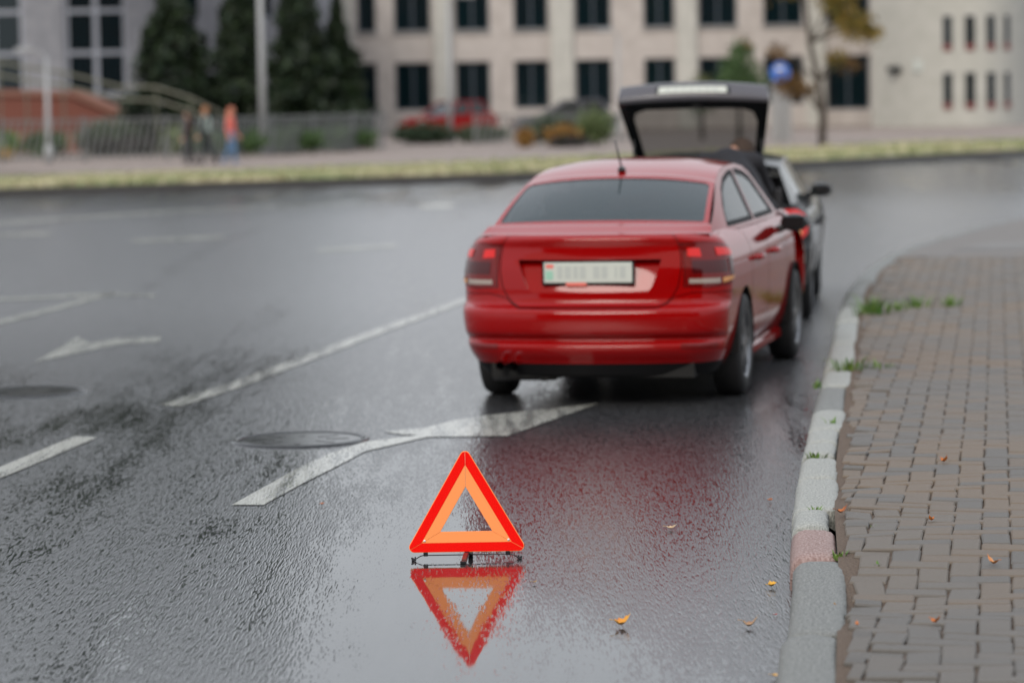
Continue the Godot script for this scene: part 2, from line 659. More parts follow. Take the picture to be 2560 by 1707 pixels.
# ---------------------------------------------------------------- ground, street, kerb, paving
var KERB := [Vector2(2, 0.0), Vector2(6.0, 0.42), Vector2(8.5, 0.68), Vector2(9.8, 0.82), Vector2(11.15, 0.965), Vector2(12.8, 1.12), Vector2(14.6, 1.31), Vector2(17.1, 1.605), Vector2(19.2, 1.86), Vector2(21.35, 2.125), Vector2(24.9, 2.55), Vector2(27.45, 2.9), Vector2(30.5, 3.4), Vector2(33.5, 4.05), Vector2(36.0, 4.8), Vector2(41.2, 6.6), Vector2(47.0, 9.6), Vector2(54.0, 14.0), Vector2(62.0, 20.5), Vector2(76.0, 34.0), Vector2(95.0, 56.0)]
var FAR_KERB := [[-60, 40], [-30, 52], [-18.0, 57.6], [-10.0, 61.5], [-6.8, 63.2], [-3.4, 65.0], [0.1, 67.0], [6.3, 72.8], [13.1, 81.5], [23, 94], [50, 120]]


func kx(d: float) -> float:
	return curve(KERB, d)


func build_ground() -> void:
	var st := S()
	sheet(st, rect(-600, -200, 600, 900), -0.06)
	setting("ground", st.commit(), M.soil)
	st = S()
	# the street in strips, so that its triangles stay well shaped
	for k in 18:
		sheet(st, rect(-70, -10 + k * 8.0, 70, -2 + k * 8.0), 0.0)
	setting("road", st.commit(), M.wet_asphalt)


func build_markings() -> void:
	var marks := [
		["road_paint", [-1.275, 14.305, -1.129, 14.285, -1.015, 15.0, -0.848, 15.9, -0.766, 16.39, -0.462, 17.028, -0.033, 17.005, 0.507, 18.716, -0.152, 18.121, -0.317, 17.917, -0.491, 17.498, -0.709, 17.335, -0.60, 17.17, -0.51, 17.13, -0.786, 16.844, -0.957, 16.285, -1.074, 15.637]],
		["road_paint", [-2.132, 19.1, -1.979, 18.95, -1.698, 20.3, -1.355, 22.4, -0.94, 24.9, -0.624, 26.7, -0.327, 28.5, -0.45, 28.6, -0.76, 26.75, -1.075, 25.0, -1.47, 22.6, -1.83, 20.4]],
		["road_paint", [-2.72, 14.9, -2.6, 14.85, -2.43, 16.0, -2.265, 17.3, -2.40, 17.38, -2.565, 16.1]],
		["worn_paint", [-3.36, 22.4, -3.14, 23.2, -2.95, 23.9, -2.67, 24.1, -2.70, 24.6, -3.03, 24.5, -3.2, 24.1, -3.37, 24.75]],
		["worn_paint", [-4.45, 25.6, -4.3, 25.5, -3.93, 28.4, -3.72, 30.2, -3.86, 30.3, -4.09, 28.5]],
		["worn_paint", [-4.9, 29.3, -3.8, 29.9, -3.3, 29.6, -3.36, 30.0, -3.85, 30.4, -4.9, 29.75]],
		["worn_paint", [-9.6, 45.0, -7.56, 47.8, -5.17, 51.8, -1.46, 55.0, 3.0, 58.4, 2.9, 59.2, -1.49, 55.8, -5.3, 52.8, -7.9, 48.9, -9.7, 46.0]],
		["road_paint", [-1.45, 51.2, -0.9, 51.4, -0.95, 53.6, -1.55, 53.6]],
		["worn_paint", [-7.0, 43.3, -6.26, 43.6, -6.45, 44.9, -7.15, 44.6]],
		["worn_paint", [-4.83, 40.9, -3.74, 41.7, -3.85, 42.7, -4.98, 42.0]],
		["worn_paint", [-2.26, 37.5, -1.37, 38.4, -1.41, 39.4, -2.32, 38.5]],
	]
	for k in marks.size():
		var st := S()
		sheet(st, P(marks[k][1]), 0.004)
		setting("road_marking", st.commit(), M[marks[k][0]])
	# two iron manhole covers, sunk a little in a ring of fresh asphalt
	for c in [[-1.14, 17.0, 0.33, "round iron manhole cover beside the curved white arrow"], [-3.05, 20.1, 0.33, "round iron manhole cover near the left edge of the street"]]:
		var t := thing("manhole_cover", c[3], "manhole cover", V(c[0], 0.0, c[1]))
		var r: float = c[2]
		var st := S(true)
		lathe(st, Vector3.ZERO, [Vector2(r + 0.04, 0.001), Vector2(r + 0.034, 0.010), Vector2(r + 0.012, 0.011), Vector2(r + 0.008, 0.001)], 40)
		part("rim", done(st), M.cast_iron, t)
		st = S()
		lathe(st, Vector3.ZERO, [Vector2(r, 0.003), Vector2(r - 0.02, 0.007), Vector2(0.001, 0.007)], 40)
		for a in 8: box(st, Vector3(cos(a * TAU / 8) * r * 0.6, 0.0075, sin(a * TAU / 8) * r * 0.6), Vector3(0.12, 0.003, 0.03), Basis(Vector3.UP, -a * TAU / 8))
		part("lid", done(st), M.cast_iron, t)


func build_kerb() -> void:
	var k := Node3D.new()
	k.name = "kerb"
	add_child(k)
	tag(k, "granite kerb along the near pavement", "", "", "structure")
	var n := noise(77, 1.0, FastNoiseLite.TYPE_SIMPLEX_SMOOTH, 3)
	var cuts := [[6.6, 8.3], [8.32, 9.98], [10.0, 11.57], [11.6, 12.33], [12.44, 12.93], [12.95, 13.98], [14.01, 14.76], [14.9, 15.38], [15.41, 15.97], [16.0, 16.95], [16.98, 18.3], [18.34, 19.3], [19.55, 21.27], [21.3, 23.25], [23.28, 25.1]]
	var d := 25.13
	while d < 60.0:
		var l := rng.randf_range(1.1, 2.1)
		cuts.append([d, d + l])
		d += l + 0.03
	for i in cuts.size():
		var wide := 0.19
		if i == 4: wide = 0.145
		elif i == 3: wide = 0.172
		elif i == 7 or i == 8: wide = 0.16
		elif i > 4: wide = rng.randf_range(0.17, 0.195)
		var top: float = 0.122 + rng.randf_range(-0.006, 0.006)
		var shift := rng.randf_range(-0.006, 0.008)
		if i == 1: shift = -0.012
		var d0: float = cuts[i][0]
		var d1: float = cuts[i][1]
		var prof := [Vector2(0.0, -0.05), Vector2(0.0, 0.03), Vector2(0.004, 0.075), Vector2(0.013, top - 0.022), Vector2(0.032, top - 0.006), Vector2(0.06, top), Vector2(0.10, top + 0.001), Vector2(wide - 0.04, top), Vector2(wide - 0.014, top - 0.006), Vector2(wide, top - 0.022), Vector2(wide, 0.02)]
		var segs := maxi(3, ceili((d1 - d0) / 0.07)) if d0 < 20 else 4
		var st := S(true)
		var rows := []
		for a in segs + 1:
			var t := float(a) / segs
			var dd := lerpf(d0, d1, t)
			var dir := Vector2(kx(dd + 0.05) - kx(dd - 0.05), 0.1).normalized()
			var row := []
			var round_off := 0.0
			if a == 0 or a == segs: round_off = 0.010
			for p in prof:
				var wob := Vector3(n.get_noise_3d(dd * 9.0, p.x * 40.0, i * 7.0), n.get_noise_3d(dd * 9.0, p.x * 40.0, 50.0 + i * 7.0), 0) * 0.0065
				if p.y < 0.0: wob = Vector3.ZERO
				var x: float = kx(dd) + shift + p.x * dir.y
				row.append(V(x + wob.x, p.y + wob.y - (round_off if p.y > 0.08 else 0.0), dd - p.x * dir.x + n.get_noise_2d(p.x * 30.0, i * 13.0 + (5.0 if a else 0.0)) * (0.02 if a == 0 or a == segs else 0.0)))
			rows.append(row)
		for a in segs:
			for b in prof.size() - 1:
				quad(st, rows[a][b], rows[a][b + 1], rows[a + 1][b + 1], rows[a + 1][b])
		for e in [0, segs]:
			var c: Vector3 = (rows[e][4] + rows[e][8]) / 2.0 + Vector3(0, -0.03, 0.012 if e == 0 else -0.012)
			for b in prof.size() - 1:
				if e == 0: tri(st, c, rows[e][b + 1], rows[e][b])
				else: tri(st, c, rows[e][b], rows[e][b + 1])
		var m: Material = M.granite if i in [0, 1, 2, 10] or i > 14 else M.pale_granite
		if i == 3: m = M.pink_granite
		var o := part("kerb_stone", done(st), m, k)
		if i == 3: o.set_meta("label", "pinkish red granite kerb stone")


func wave(x: float, d: float) -> float:
	return 0.008 * sin(d * 1.9 + x * 2.3) + 0.006 * sin(d * 4.3 - x * 3.1) - 0.020 * exp(-pow((d - 10.7) / 0.55, 2.0)) + 0.014 * exp(-pow((d - 12.0) / 0.7, 2.0))


func build_paving() -> void:
	# bed of sand under the bricks, and the plain sheet where the bricks can no longer be told apart
	var st := S()
	var inner := func(d: float) -> float: return kx(d) + 0.17
	var edge := func(d: float) -> float: return 0.16 * d + 0.55
	var far := 32.0
	var d := 6.0
	while d < far:
		var e := minf(d + 0.25, far)
		for k in 12:
			var q := []
			for w in [[d, k], [d, k + 1], [e, k + 1], [e, k]]:
				var x: float = lerpf(inner.call(w[0]), edge.call(w[0]) + 0.1, w[1] / 12.0)
				q.append(V(x, 0.109 + wave(x, w[0]), w[0]))
			quad(st, q[0], q[1], q[2], q[3])
		d = e
	var bed := setting("pavement", done(st), M.sand_bed, "brick pavement beside the street")
	st = S()
	d = 6.0
	while d < 90.0:
		var e := minf(d + 2.0, 90.0)
		var l0: float = edge.call(d) if d < far else inner.call(d)
		var l1: float = edge.call(e) if e <= far else inner.call(e)
		if d < far and e <= far or d >= far:
			sheet(st, P([l0, d, 90, d, 90, e, l1, e]), 0.121)
		d = e
	setting("footway", st.commit(), M.near_paving)
	# pale slabs crossing the pavement farther on
	st = S()
	sheet(st, P([4.6, 33.2, 40, 33.6, 40, 35.6, 5.2, 34.6]), 0.126)
	setting("slab_path", st.commit(), M.slab)
	# the bricks: herringbone, turned with the kerb
	var shapes := []
	for v in 4:
		var s2 := S()
		var l := 0.211
		var b := 0.103
		var hh := 0.07
		var ch := 0.006
		var p := []
		for q in [[-l / 2, -b / 2], [l / 2, -b / 2], [l / 2, b / 2], [-l / 2, b / 2]]:
			p.append(Vector2(q[0] + rng.randf_range(-0.003, 0.0), q[1] + rng.randf_range(-0.002, 0.002)))
		for k in 4:
			var a: Vector2 = p[k]
			var c: Vector2 = p[(k + 1) % 4]
			var ai := a - a.sign() * ch
			var ci := c - c.sign() * ch
			quad(s2, Vector3(c.x, -hh, c.y), Vector3(a.x, -hh, a.y), Vector3(a.x, -ch, a.y), Vector3(c.x, -ch, c.y))
			quad(s2, Vector3(c.x, -ch, c.y), Vector3(a.x, -ch, a.y), Vector3(ai.x, 0, ai.y), Vector3(ci.x, 0, ci.y))
		var t := []
		for k in 4: t.append(Vector3(p[k].x - signf(p[k].x) * ch, 0, p[k].y - signf(p[k].y) * ch))
		quad(s2, t[3], t[2], t[1], t[0])
		shapes.append(done(s2))
	var ang := deg_to_rad(8.7)
	var across := Vector2(cos(ang), -sin(ang))
	var along := Vector2(sin(ang), cos(ang))
	var origin := Vector2(0.30, 6.0)
	var tone_noise := noise(91, 0.45)
	var bricks := []
	var inside := func(q: Vector2) -> bool: return q.x > kx(q.y) + 0.194 and q.x < 0.16 * q.y + 0.6
	for j in range(0, 275):
		for m in range(-75, 40):
			for kind in 2:
				var u: float
				var v: float
				var hl := 0.1
				if kind == 0:
					u = (j + 4 * m + 1) * 0.108
					v = (j + 0.5) * 0.108
				else:
					u = (j + 4 * m + 3.5) * 0.108
					v = (j + 1.0) * 0.108
				if u < -0.6 or u > 4.6: continue
				var c := origin + across * u + along * v
				if c.y > 31.9 or c.y < 6.4 or c.x > 0.16 * c.y + 0.5: continue
				var hu := 0.106 if kind == 0 else 0.052
				var hv := 0.052 if kind == 0 else 0.106
				var cut := -1.0
				for tryc in ([0.0, 0.04, 0.08, 0.12, 0.15] if kind == 0 else [0.0, 0.02, 0.04, 0.06]):
					if inside.call(c + across * (-hu + tryc) - along * hv) and inside.call(c + across * (-hu + tryc) + along * hv):
						cut = tryc
						break
				if cut < 0: continue
				if not inside.call(c + across * (hu - 0.05)): continue
				c += across * cut * 0.5
				bricks.append([c, kind, cut])
	bricks.sort_custom(func(a, b): return a[0].y < b[0].y)
	var rest := {}
	var placed := 0
	for b in bricks:
		var c: Vector2 = b[0]
		c += Vector2(rng.randfn(0, 0.0016), rng.randfn(0, 0.0016))
		var y := 0.124 + wave(c.x, c.y) + rng.randf_range(-0.002, 0.002)
		var near_kerb := clampf(1.0 - (c.x - kx(c.y) - 0.3) / 0.25, 0.0, 1.0)
		y -= near_kerb * rng.randf_range(0.0, 0.010)
		var sx := wave(c.x + 0.1, c.y) - wave(c.x - 0.1, c.y)
		var sz := wave(c.x, c.y + 0.1) - wave(c.x, c.y - 0.1)
		var tilt := Basis(Vector3.BACK, sx / 0.2 + rng.randfn(0, 0.010 + 0.03 * near_kerb)) * Basis(Vector3.RIGHT, sz / 0.2 + rng.randfn(0, 0.007 + 0.02 * near_kerb))
		var turn := Basis(Vector3.UP, -ang + rng.randfn(0, 0.016 + 0.03 * near_kerb) + (0.0 if b[1] == 0 else PI / 2))
		var scl := Vector3.ONE
		if b[2] > 0: scl = Vector3(1.0 - b[2] / 0.212, 1, 1) if b[1] == 0 else Vector3(1, 1, 1.0 - b[2] / 0.104)
		var tr := Transform3D(tilt * turn * Basis.from_scale(scl), V(c.x, y, c.y))
		var tn := tone_noise.get_noise_2d(c.x * 1.2, c.y * 0.9)
		var warm := clampf((c.y - 11.5) / 3.0, -0.6, 0.6)
		var tone := clampi(roundi(1.4 + warm * 1.1 + tn * 3.0 + rng.randfn(0, 0.8)), 0, 4)
		if tone == 0 and rng.randf() < 0.5: tone = 3
		var visible_here := c.y > 8.7 and c.x < 0.16 * c.y + 0.08
		var shape: Mesh = shapes[rng.randi() % 4]
		if visible_here and placed < 300:
			placed += 1
			var o := part("paver" if placed == 1 else "paver_%03d" % (placed - 1), shape, M["paver_%d" % tone], bed)
			o.transform = tr
		else:
			if not rest.has(tone): rest[tone] = S()
			rest[tone].append_from(shape, 0, tr)
	var am := ArrayMesh.new()
	for tone in rest:
		rest[tone].commit(am)
		am.surface_set_material(am.get_surface_count() - 1, M["paver_%d" % tone])
	var o := MeshInstance3D.new()
	o.name = "distant_pavers"
	o.mesh = am
	bed.add_child(o)
	o.set_meta("kind", "stuff")


func far_offset(by: float) -> Array:
	var r := []
	for i in FAR_KERB.size():
		var a: Array = FAR_KERB[maxi(i - 1, 0)]
		var b: Array = FAR_KERB[mini(i + 1, FAR_KERB.size() - 1)]
		var t := Vector2(b[0] - a[0], b[1] - a[1]).normalized()
		r.append(Vector2(FAR_KERB[i][0], FAR_KERB[i][1]) + Vector2(-t.y, t.x) * by)
	return r


func band(st: SurfaceTool, a: Array, b: Array, y0: float, y1: float) -> void:
	for i in a.size() - 1:
		quad(st, V(a[i].x, y0, a[i].y), V(a[i + 1].x, y0, a[i + 1].y), V(b[i + 1].x, y1, b[i + 1].y), V(b[i].x, y1, b[i].y))


func build_far_side() -> void:
	# kerb, grass verge, pavement and the ground before the houses on the far side of the street
	var k0 := far_offset(0.0)
	var k1 := far_offset(0.2)
	var st := S()
	for i in k0.size() - 1:
		var a := V(k0[i].x, 0, k0[i].y)
		var b := V(k0[i + 1].x, 0, k0[i + 1].y)
		var c := V(k1[i + 1].x, 0, k1[i + 1].y)
		var d := V(k1[i].x, 0, k1[i].y)
		var u := Vector3(0, 0.16, 0)
		quad(st, a, b, b + u, a + u)
		quad(st, a + u, b + u, c + u, d + u)
	setting("far_kerb", done(st), M.wet_stone)
	st = S()
	var k2 := far_offset(12.5)
	band(st, k1, k2, 0.15, 0.03)
	setting("grass_verge", done(st), M.lawn)
	st = S()
	band(st, k2, far_offset(75.0), 0.03, 0.03)
	setting("far_pavement", done(st), M.far_paving)
	# grass on the verge
	var blade := S()
	for q in 3:
		var b := Basis(Vector3.UP, q * 1.1)
		tri(blade, b * Vector3(-0.03, 0, 0), b * Vector3(0.03, 0, 0), b * Vector3(0.015, 0.09, 0.03))
	var mm := MultiMesh.new()
	mm.transform_format = MultiMesh.TRANSFORM_3D
	mm.use_colors = true
	mm.mesh = done(blade)
	var n := 12000
	mm.instance_count = n
	var clump := noise(15, 0.25)
	for i in n:
		var s := rng.randf_range(1.5, k1.size() - 2.01)
		var f := s - floorf(s)
		var e := int(s)
		var a: Vector2 = k1[e].lerp(k1[e + 1], f)
		var b: Vector2 = k2[e].lerp(k2[e + 1], f)
		var fv := rng.randf()
		var p := a.lerp(b, fv)
		var g := rng.randf_range(0.7, 1.4)
		mm.set_instance_transform(i, Transform3D(Basis(Vector3.UP, rng.randf() * TAU).scaled(Vector3(g * 1.5, g, g * 1.5)), V(p.x, lerpf(0.15, 0.03, fv), p.y)))
		var y := clampf(clump.get_noise_2d(p.x, p.y) + 0.5 + rng.randfn(0, 0.2), 0.0, 1.0)
		mm.set_instance_color(i, Color(0.21, 0.25, 0.11).lerp(Color(0.45, 0.41, 0.27), y))
	var o := MultiMeshInstance3D.new()
	o.name = "grass"
	o.multimesh = mm
	o.material_override = M.leaf_green
	add_child(o)
	tag(o, "yellowing grass on the verge across the street", "grass", "", "stuff")


# ---------------------------------------------------------------- buildings across the street
# A front at z = 0 (towards the street) with openings [x0, y0, x1, y1] cut into it, side walls and a roof behind.
func front_wall(x0: float, x1: float, y0: float, y1: float, holes: Array, deep: float) -> ArrayMesh:
	var xs := [x0, x1]
	var ys := [y0, y1]
	for h in holes:
		for v in [h[0], h[2]]: if not v in xs: xs.append(v)
		for v in [h[1], h[3]]: if not v in ys: ys.append(v)
	xs.sort()
	ys.sort()
	var st := S()
	for i in xs.size() - 1:
		for j in ys.size() - 1:
			var c := Vector2((xs[i] + xs[i + 1]) / 2, (ys[j] + ys[j + 1]) / 2)
			var open := false
			for h in holes:
				if c.x > h[0] and c.x < h[2] and c.y > h[1] and c.y < h[3]: open = true
			if not open:
				quad(st, Vector3(xs[i], ys[j], 0), Vector3(xs[i + 1], ys[j], 0), Vector3(xs[i + 1], ys[j + 1], 0), Vector3(xs[i], ys[j + 1], 0))
	for h in holes:
		var z := -0.35
		var a := Vector3(h[0], h[1], 0)
		var b := Vector3(h[2], h[1], 0)
		var c := Vector3(h[2], h[3], 0)
		var d := Vector3(h[0], h[3], 0)
		var k := Vector3(0, 0, z)
		quad(st, a, a + k, b + k, b)
		quad(st, b, b + k, c + k, c)
		quad(st, c, c + k, d + k, d)
		quad(st, d, d + k, a + k, a)
	for x in [x0, x1]:
		var p := [Vector3(x, y0, 0), Vector3(x, y0, -deep), Vector3(x, y1, -deep), Vector3(x, y1, 0)]
		quad(st, p[0], p[1], p[2], p[3])
	quad(st, Vector3(x0, y0, -deep), Vector3(x1, y0, -deep), Vector3(x1, y1, -deep), Vector3(x0, y1, -deep))
	return done(st)


func window_in(t: Node3D, h: Array, cols: int, rows: int, bar: float, frame: Material) -> Node3D:
	var st := S()
	var z := -0.22
	var w: float = h[2] - h[0]
	var hh: float = h[3] - h[1]
	for i in cols + 1:
		var x: float = h[0] + w * i / cols
		var bw := bar if i > 0 and i < cols else bar * 0.8
		x += bar * 0.4 if i == 0 else (-bar * 0.4 if i == cols else 0.0)
		box(st, Vector3(x, h[1] + hh / 2, z), Vector3(bw, hh - 0.01, 0.09))
	for j in rows + 1:
		var y: float = h[1] + hh * j / rows
		y += bar * 0.4 if j == 0 else (-bar * 0.4 if j == rows else 0.0)
		box(st, Vector3(h[0] + w / 2, y, z + 0.004), Vector3(w - 0.01, bar * 0.8, 0.07))
	var o := part("window", done(st), frame, t)
	st = S()
	box(st, Vector3(h[0] + w / 2, h[1] + hh / 2, z), Vector3(w - 0.02, hh - 0.02, 0.012))
	part("pane", done(st), M.window_glass, o)
	return o


func roof_slab(x0: float, x1: float, y: float, deep: float) -> ArrayMesh:
	var st := S()
	box(st, Vector3((x0 + x1) / 2, y + 0.2, -deep / 2 + 0.15), Vector3(x1 - x0 + 0.6, 0.4, deep + 0.9))
	return done(st)


func room_wall(x0: float, x1: float, y0: float, y1: float, z: float) -> ArrayMesh:
	var st := S()
	box(st, Vector3((x0 + x1) / 2, (y0 + y1) / 2, z), Vector3(x1 - x0, y1 - y0, 0.2))
	return done(st)


func build_left_building() -> void:
	var t := thing("office_building", "grey rendered building with tall blue framed windows above the brick ramp", "building", V(0, 0.04, 128))
	var holes := []
	for x in [-30.4, -26.3, -21.75, -17.65]:
		holes.append([x, 0.35, x + 2.5, 7.0])
	holes.append([-13.1, 4.9, -12.2, 6.9])
	holes.append([-10.2, 4.9, -9.3, 6.9])
	part("wall", front_wall(-38, -7.6, -0.1, 9.2, holes, 16), M.plaster_grey, t)
	part("roof", roof_slab(-38, -7.6, 9.2, 16), M.concrete, t)
	part("room_wall", room_wall(-37.8, -7.8, 0.0, 9.1, -7.0), M.room_plaster, t)
	for h in holes:
		if h[2] - h[0] > 1.5: window_in(t, h, 2, 4, 0.21, M.pale_frame)
		else: window_in(t, h, 1, 1, 0.12, M.pale_frame)
	# plinth and a ledge between the storeys
	var st := S()
	box(st, Vector3(-22.8, 7.7, 0.06), Vector3(30.4, 0.3, 0.12))
	part("ledge", done(st), M.plaster_grey, t)


func build_middle_building() -> void:
	var t := thing("office_building", "long beige office building with two rows of dark square windows and pale piers", "building", V(0, 0.04, 150))
	var cols := [[-9.9, -8.4], [-6.98, -6.1], [-5.25, -3.55], [-2.42, -0.8], [0.33, 1.95], [3.2, 4.88], [6.4, 7.85], [8.98, 10.78], [12.0, 13.85], [14.95, 16.95]]
	var holes := []
	for f in 2:
		for c in cols:
			var y0: float = [1.05, 4.72, 8.2][f]
			var y1: float = [3.28, 6.9, 10.3][f]
			if f == 0 and c[0] > 12 and c[0] < 13: y0 = 0.2
			if f == 0 and c[0] > 14: y0 = 0.75
			holes.append([c[0], y0, c[1], y1])
	part("wall", front_wall(-14, 17.3, -0.1, 8.3, holes, 16), M.plaster_warm, t)
	part("roof", roof_slab(-14, 17.3, 8.3, 16), M.concrete, t)
	part("room_wall", room_wall(-13.8, 17.1, 0.0, 8.2, -7.0), M.room_plaster, t)
	for i in holes.size():
		var h: Array = holes[i]
		window_in(t, h, 2 if h[2] - h[0] > 1.3 else 1, 1, 0.10, M.window_frame)
	for x in [[-8.2, -7.2], [-3.4, -2.56], [2.05, 3.1], [7.95, 8.88], [13.95, 14.85]]:
		var st := S()
		cbox(st, Vector3((x[0] + x[1]) / 2, 4.1, 0.14), Vector3(x[1] - x[0], 8.3, 0.3), 0.03)
		part("pier", done(st), M.plaster_pale, t)
	var st := S()
	for y in [4.55]:
		for c in cols:
			st = S()
			box(st, Vector3((c[0] + c[1]) / 2, y + 0.12, 0.05), Vector3(c[1] - c[0] + 0.1, 0.08, 0.16))
			part("sill", done(st), M.concrete, t)
	# what stands behind some of the panes
	var things := [["room_teal", 0.62, 1.7, 1.1, 1.9], ["room_blue", 3.45, 4.62, 1.1, 2.6], ["room_brown", -1.7, -1.0, 1.6, 2.9], ["room_blue", -1.45, -1.0, 1.1, 1.6], ["curtain_lilac", 9.55, 10.2, 5.2, 6.6], ["room_blue", 15.2, 16.2, 0.8, 2.0], ["room_teal", -2.2, -1.9, 5.0, 6.0]]
	for a in things:
		st = S()
		cbox(st, Vector3((a[1] + a[2]) / 2, (a[3] + a[4]) / 2, -0.62), Vector3(a[2] - a[1], a[4] - a[3], 0.12), 0.03)
		part("curtain", done(st), M[a[0]], t)


func build_slit_building() -> void:
	var t := thing("slit_window_building", "pale curved building with narrow slit windows over dark red sills", "building", V(0, 0.04, 0))
	var plan := [Vector2(16.2, 142.6), Vector2(17.6, 140.6), Vector2(19.0, 139.5), Vector2(20.1, 139.0), Vector2(21.1, 139.2), Vector2(22.0, 140.0), Vector2(22.8, 141.4), Vector2(23.4, 143.5), Vector2(23.7, 148.0), Vector2(23.8, 160.0)]
	var cx := []
	var cd := []
	var s := 0.0
	for i in plan.size():
		if i: s += plan[i].distance_to(plan[i - 1])
		cx.append(Vector2(s, plan[i].x))
		cd.append(Vector2(s, plan[i].y))
	var at := func(a: float, y: float) -> Vector3: return V(curve(cx, a), y, curve(cd, a))
	var centre_of := func(x: float) -> float:
		var best := 0.0
		var a := 0.0
		while a < 9.0:
			if absf(curve(cx, a) - x) < absf(curve(cx, best) - x): best = a
			a += 0.01
		return best
	var holes := []
	for y in [[0.76, 2.28], [3.3, 4.74], [6.0, 7.5], [8.7, 10.2]]:
		for x in [19.14, 20.06, 20.98, 21.78]:
			var a: float = centre_of.call(x)
			holes.append([a - 0.19, y[0], a + 0.19, y[1]])
	var polys := []
	for h in holes: polys.append(rect(h[0], h[1], h[2], h[3]))
	part("wall", panel_mesh(rect(0.0, -0.1, s, 12.5), polys, Vector2(0.9, 1.6), at, Vector3.BACK), M.plaster_cream, t)
	for h in holes:
		var st := S()
		var c: Vector3 = at.call((h[0] + h[2]) / 2, (h[1] + h[3]) / 2)
		var e: Vector3 = (at.call(h[2], h[1]) - at.call(h[0], h[1])).normalized()
		var b := Basis(e, Vector3.UP, e.cross(Vector3.UP))
		var hh: float = h[3] - h[1]
		for sx in [-1.0, 1.0]: box(st, c + b * Vector3(sx * 0.2, 0, -0.21), Vector3(0.03, hh + 0.06, 0.42), b)
		for sy in [-1.0, 1.0]: box(st, c + b * Vector3(0, sy * (hh / 2 + 0.02), -0.2), Vector3(0.37, 0.04, 0.42), b)
		var w := part("window", done(st), M.window_frame, t)
		st = S()
		box(st, c + b * Vector3(0, 0, -0.24), Vector3(0.38, hh, 0.014), b)
		part("pane", done(st), M.window_glass, w)
		st = S()
		cbox(st, c + b * Vector3(0, -hh / 2 + 0.12, 0.01), Vector3(0.36, 0.26, 0.12), 0.02, b)
		part("sill", done(st), M.red_sill, w)
	var poly := PackedVector2Array()
	for p in plan: poly.append(p)
	poly.append(Vector2(16.2, 160.0))
	var st := S()
	prism(st, poly, 12.5, 12.9, Transform3D(Basis(Vector3.RIGHT, Vector3.FORWARD, Vector3.UP), Vector3.ZERO))
	part("roof", done(st), M.concrete, t)
	st = S()
	box(st, V(20.2, 6.2, 147.5), Vector3(4.4, 12.4, 0.2))
	part("room_wall", done(st), M.room_plaster, t)
	# small camera and plaque on its wall
	var cam := thing("wall_lamp", "small dark wall lamp on the pale curved building", "lamp", V(17.0, 2.55, 141.1))
	st = S()
	cbox(st, Vector3(0, 0, 0.12), Vector3(0.62, 0.3, 0.28), 0.05)
	part("housing", done(st), M.gloss_black, cam)
	st = S()
	tube(st, [Vector3(0, 0, 0), Vector3(0, -0.05, -0.5)], [0.04], 6)
	part("arm", done(st), M.gloss_black, cam)
	st = S()
	cbox(st, Vector3.ZERO, Vector3(0.42, 0.5, 0.04), 0.01)
	solo("plaque", done(st), M.plate_grey, "pale grey plaque on the wall beside the slit windows", "plaque", V(17.95, 2.7, 140.15))


func build_brick_ramp() -> void:
	var t := thing("brick_ramp", "red brick stair wall with a sloping coping before the grey building", "stair wall", V(0, 0.0, 112))
	var st := S()
	prism(st, P([-24, -0.05, -15.1, -0.05, -15.1, 1.95, -24, 2.25]), -2.2, 0.0)
	part("wall", done(st), M.brick_red, t)
	st = S()
	prism(st, P([-15.1, -0.05, -12.9, -0.05, -12.9, 0.9, -15.1, 1.82]), -2.2, 0.0)
	part("ramp_wall", done(st), M.brick_red, t)
	st = S()
	prism(st, P([-24, 2.26, -15.16, 1.96, -12.85, 0.91, -12.85, 1.16, -15.1, 2.16, -24, 2.46]), -2.3, 0.12)
	part("coping", done(st), M.brick_cap, t)
	st = S()
	prism(st, P([-24, -0.05, -10.8, -0.05, -10.8, 0.72, -24, 0.72]), 0.15, 0.55)
	part("low_wall", done(st), M.brick_cap, t)
	var r := thing("handrail", "olive grey tubular handrail running down beside the brick ramp", "handrail", V(0, 0, 104))
	var top := [[-18.2, 3.25], [-16.45, 3.11], [-15.6, 2.93], [-14.4, 2.74], [-12.6, 2.25], [-11.4, 2.21], [-10.3, 1.85], [-9.1, 1.24]]
	for dy in [0.0, -0.42]:
		st = S(true)
		var pts := []
		for p in top: pts.append(Vector3(p[0], p[1] + dy, 0))
		tube(st, pts, [0.055], 6)
		part("rail", done(st), M.rail_grey, r)
	for p in top:
		st = S()
		tube(st, [Vector3(p[0], 0.0, 0), Vector3(p[0], p[1], 0)], [0.03], 6)
		part("post", done(st), M.rail_grey, r)


func fence(label: String, a: Vector2, b: Vector2, high: float) -> void:
	var t := thing("picket_fence", label, "fence", V(a.x, 0.02, a.y), -atan2(b.y - a.y, b.x - a.x) + 0.0, "grey picket fences across the street")
	t.rotation.y = atan2(b.y - a.y, b.x - a.x)
	var l := a.distance_to(b)
	var st := S()
	box(st, Vector3.ZERO, Vector3(0.05, high, 0.03))
	var m := done(st)
	var n := int(l / 0.21)
	for i in n:
		var o := part("picket", m, M.fence_grey, t)
		o.position = Vector3((i + 0.5) * l / n, high / 2 + 0.05, 0)
		o.rotation.z = -0.2 + rng.randfn(0, 0.02)
	for y in [0.14, high - 0.04]:
		st = S()
		box(st, Vector3(l / 2, y + 0.02, -0.035), Vector3(l, 0.05, 0.035))
		part("rail", done(st), M.fence_grey, t)
	st = S()
	cbox(st, Vector3(0, high / 2 + 0.02, -0.08), Vector3(0.1, high + 0.1, 0.08), 0.01)
	m = done(st)
	for i in int(l / 2.4) + 1:
		var o := part("post", m, M.fence_grey, t)
		o.position.x = minf(i * 2.4, l)


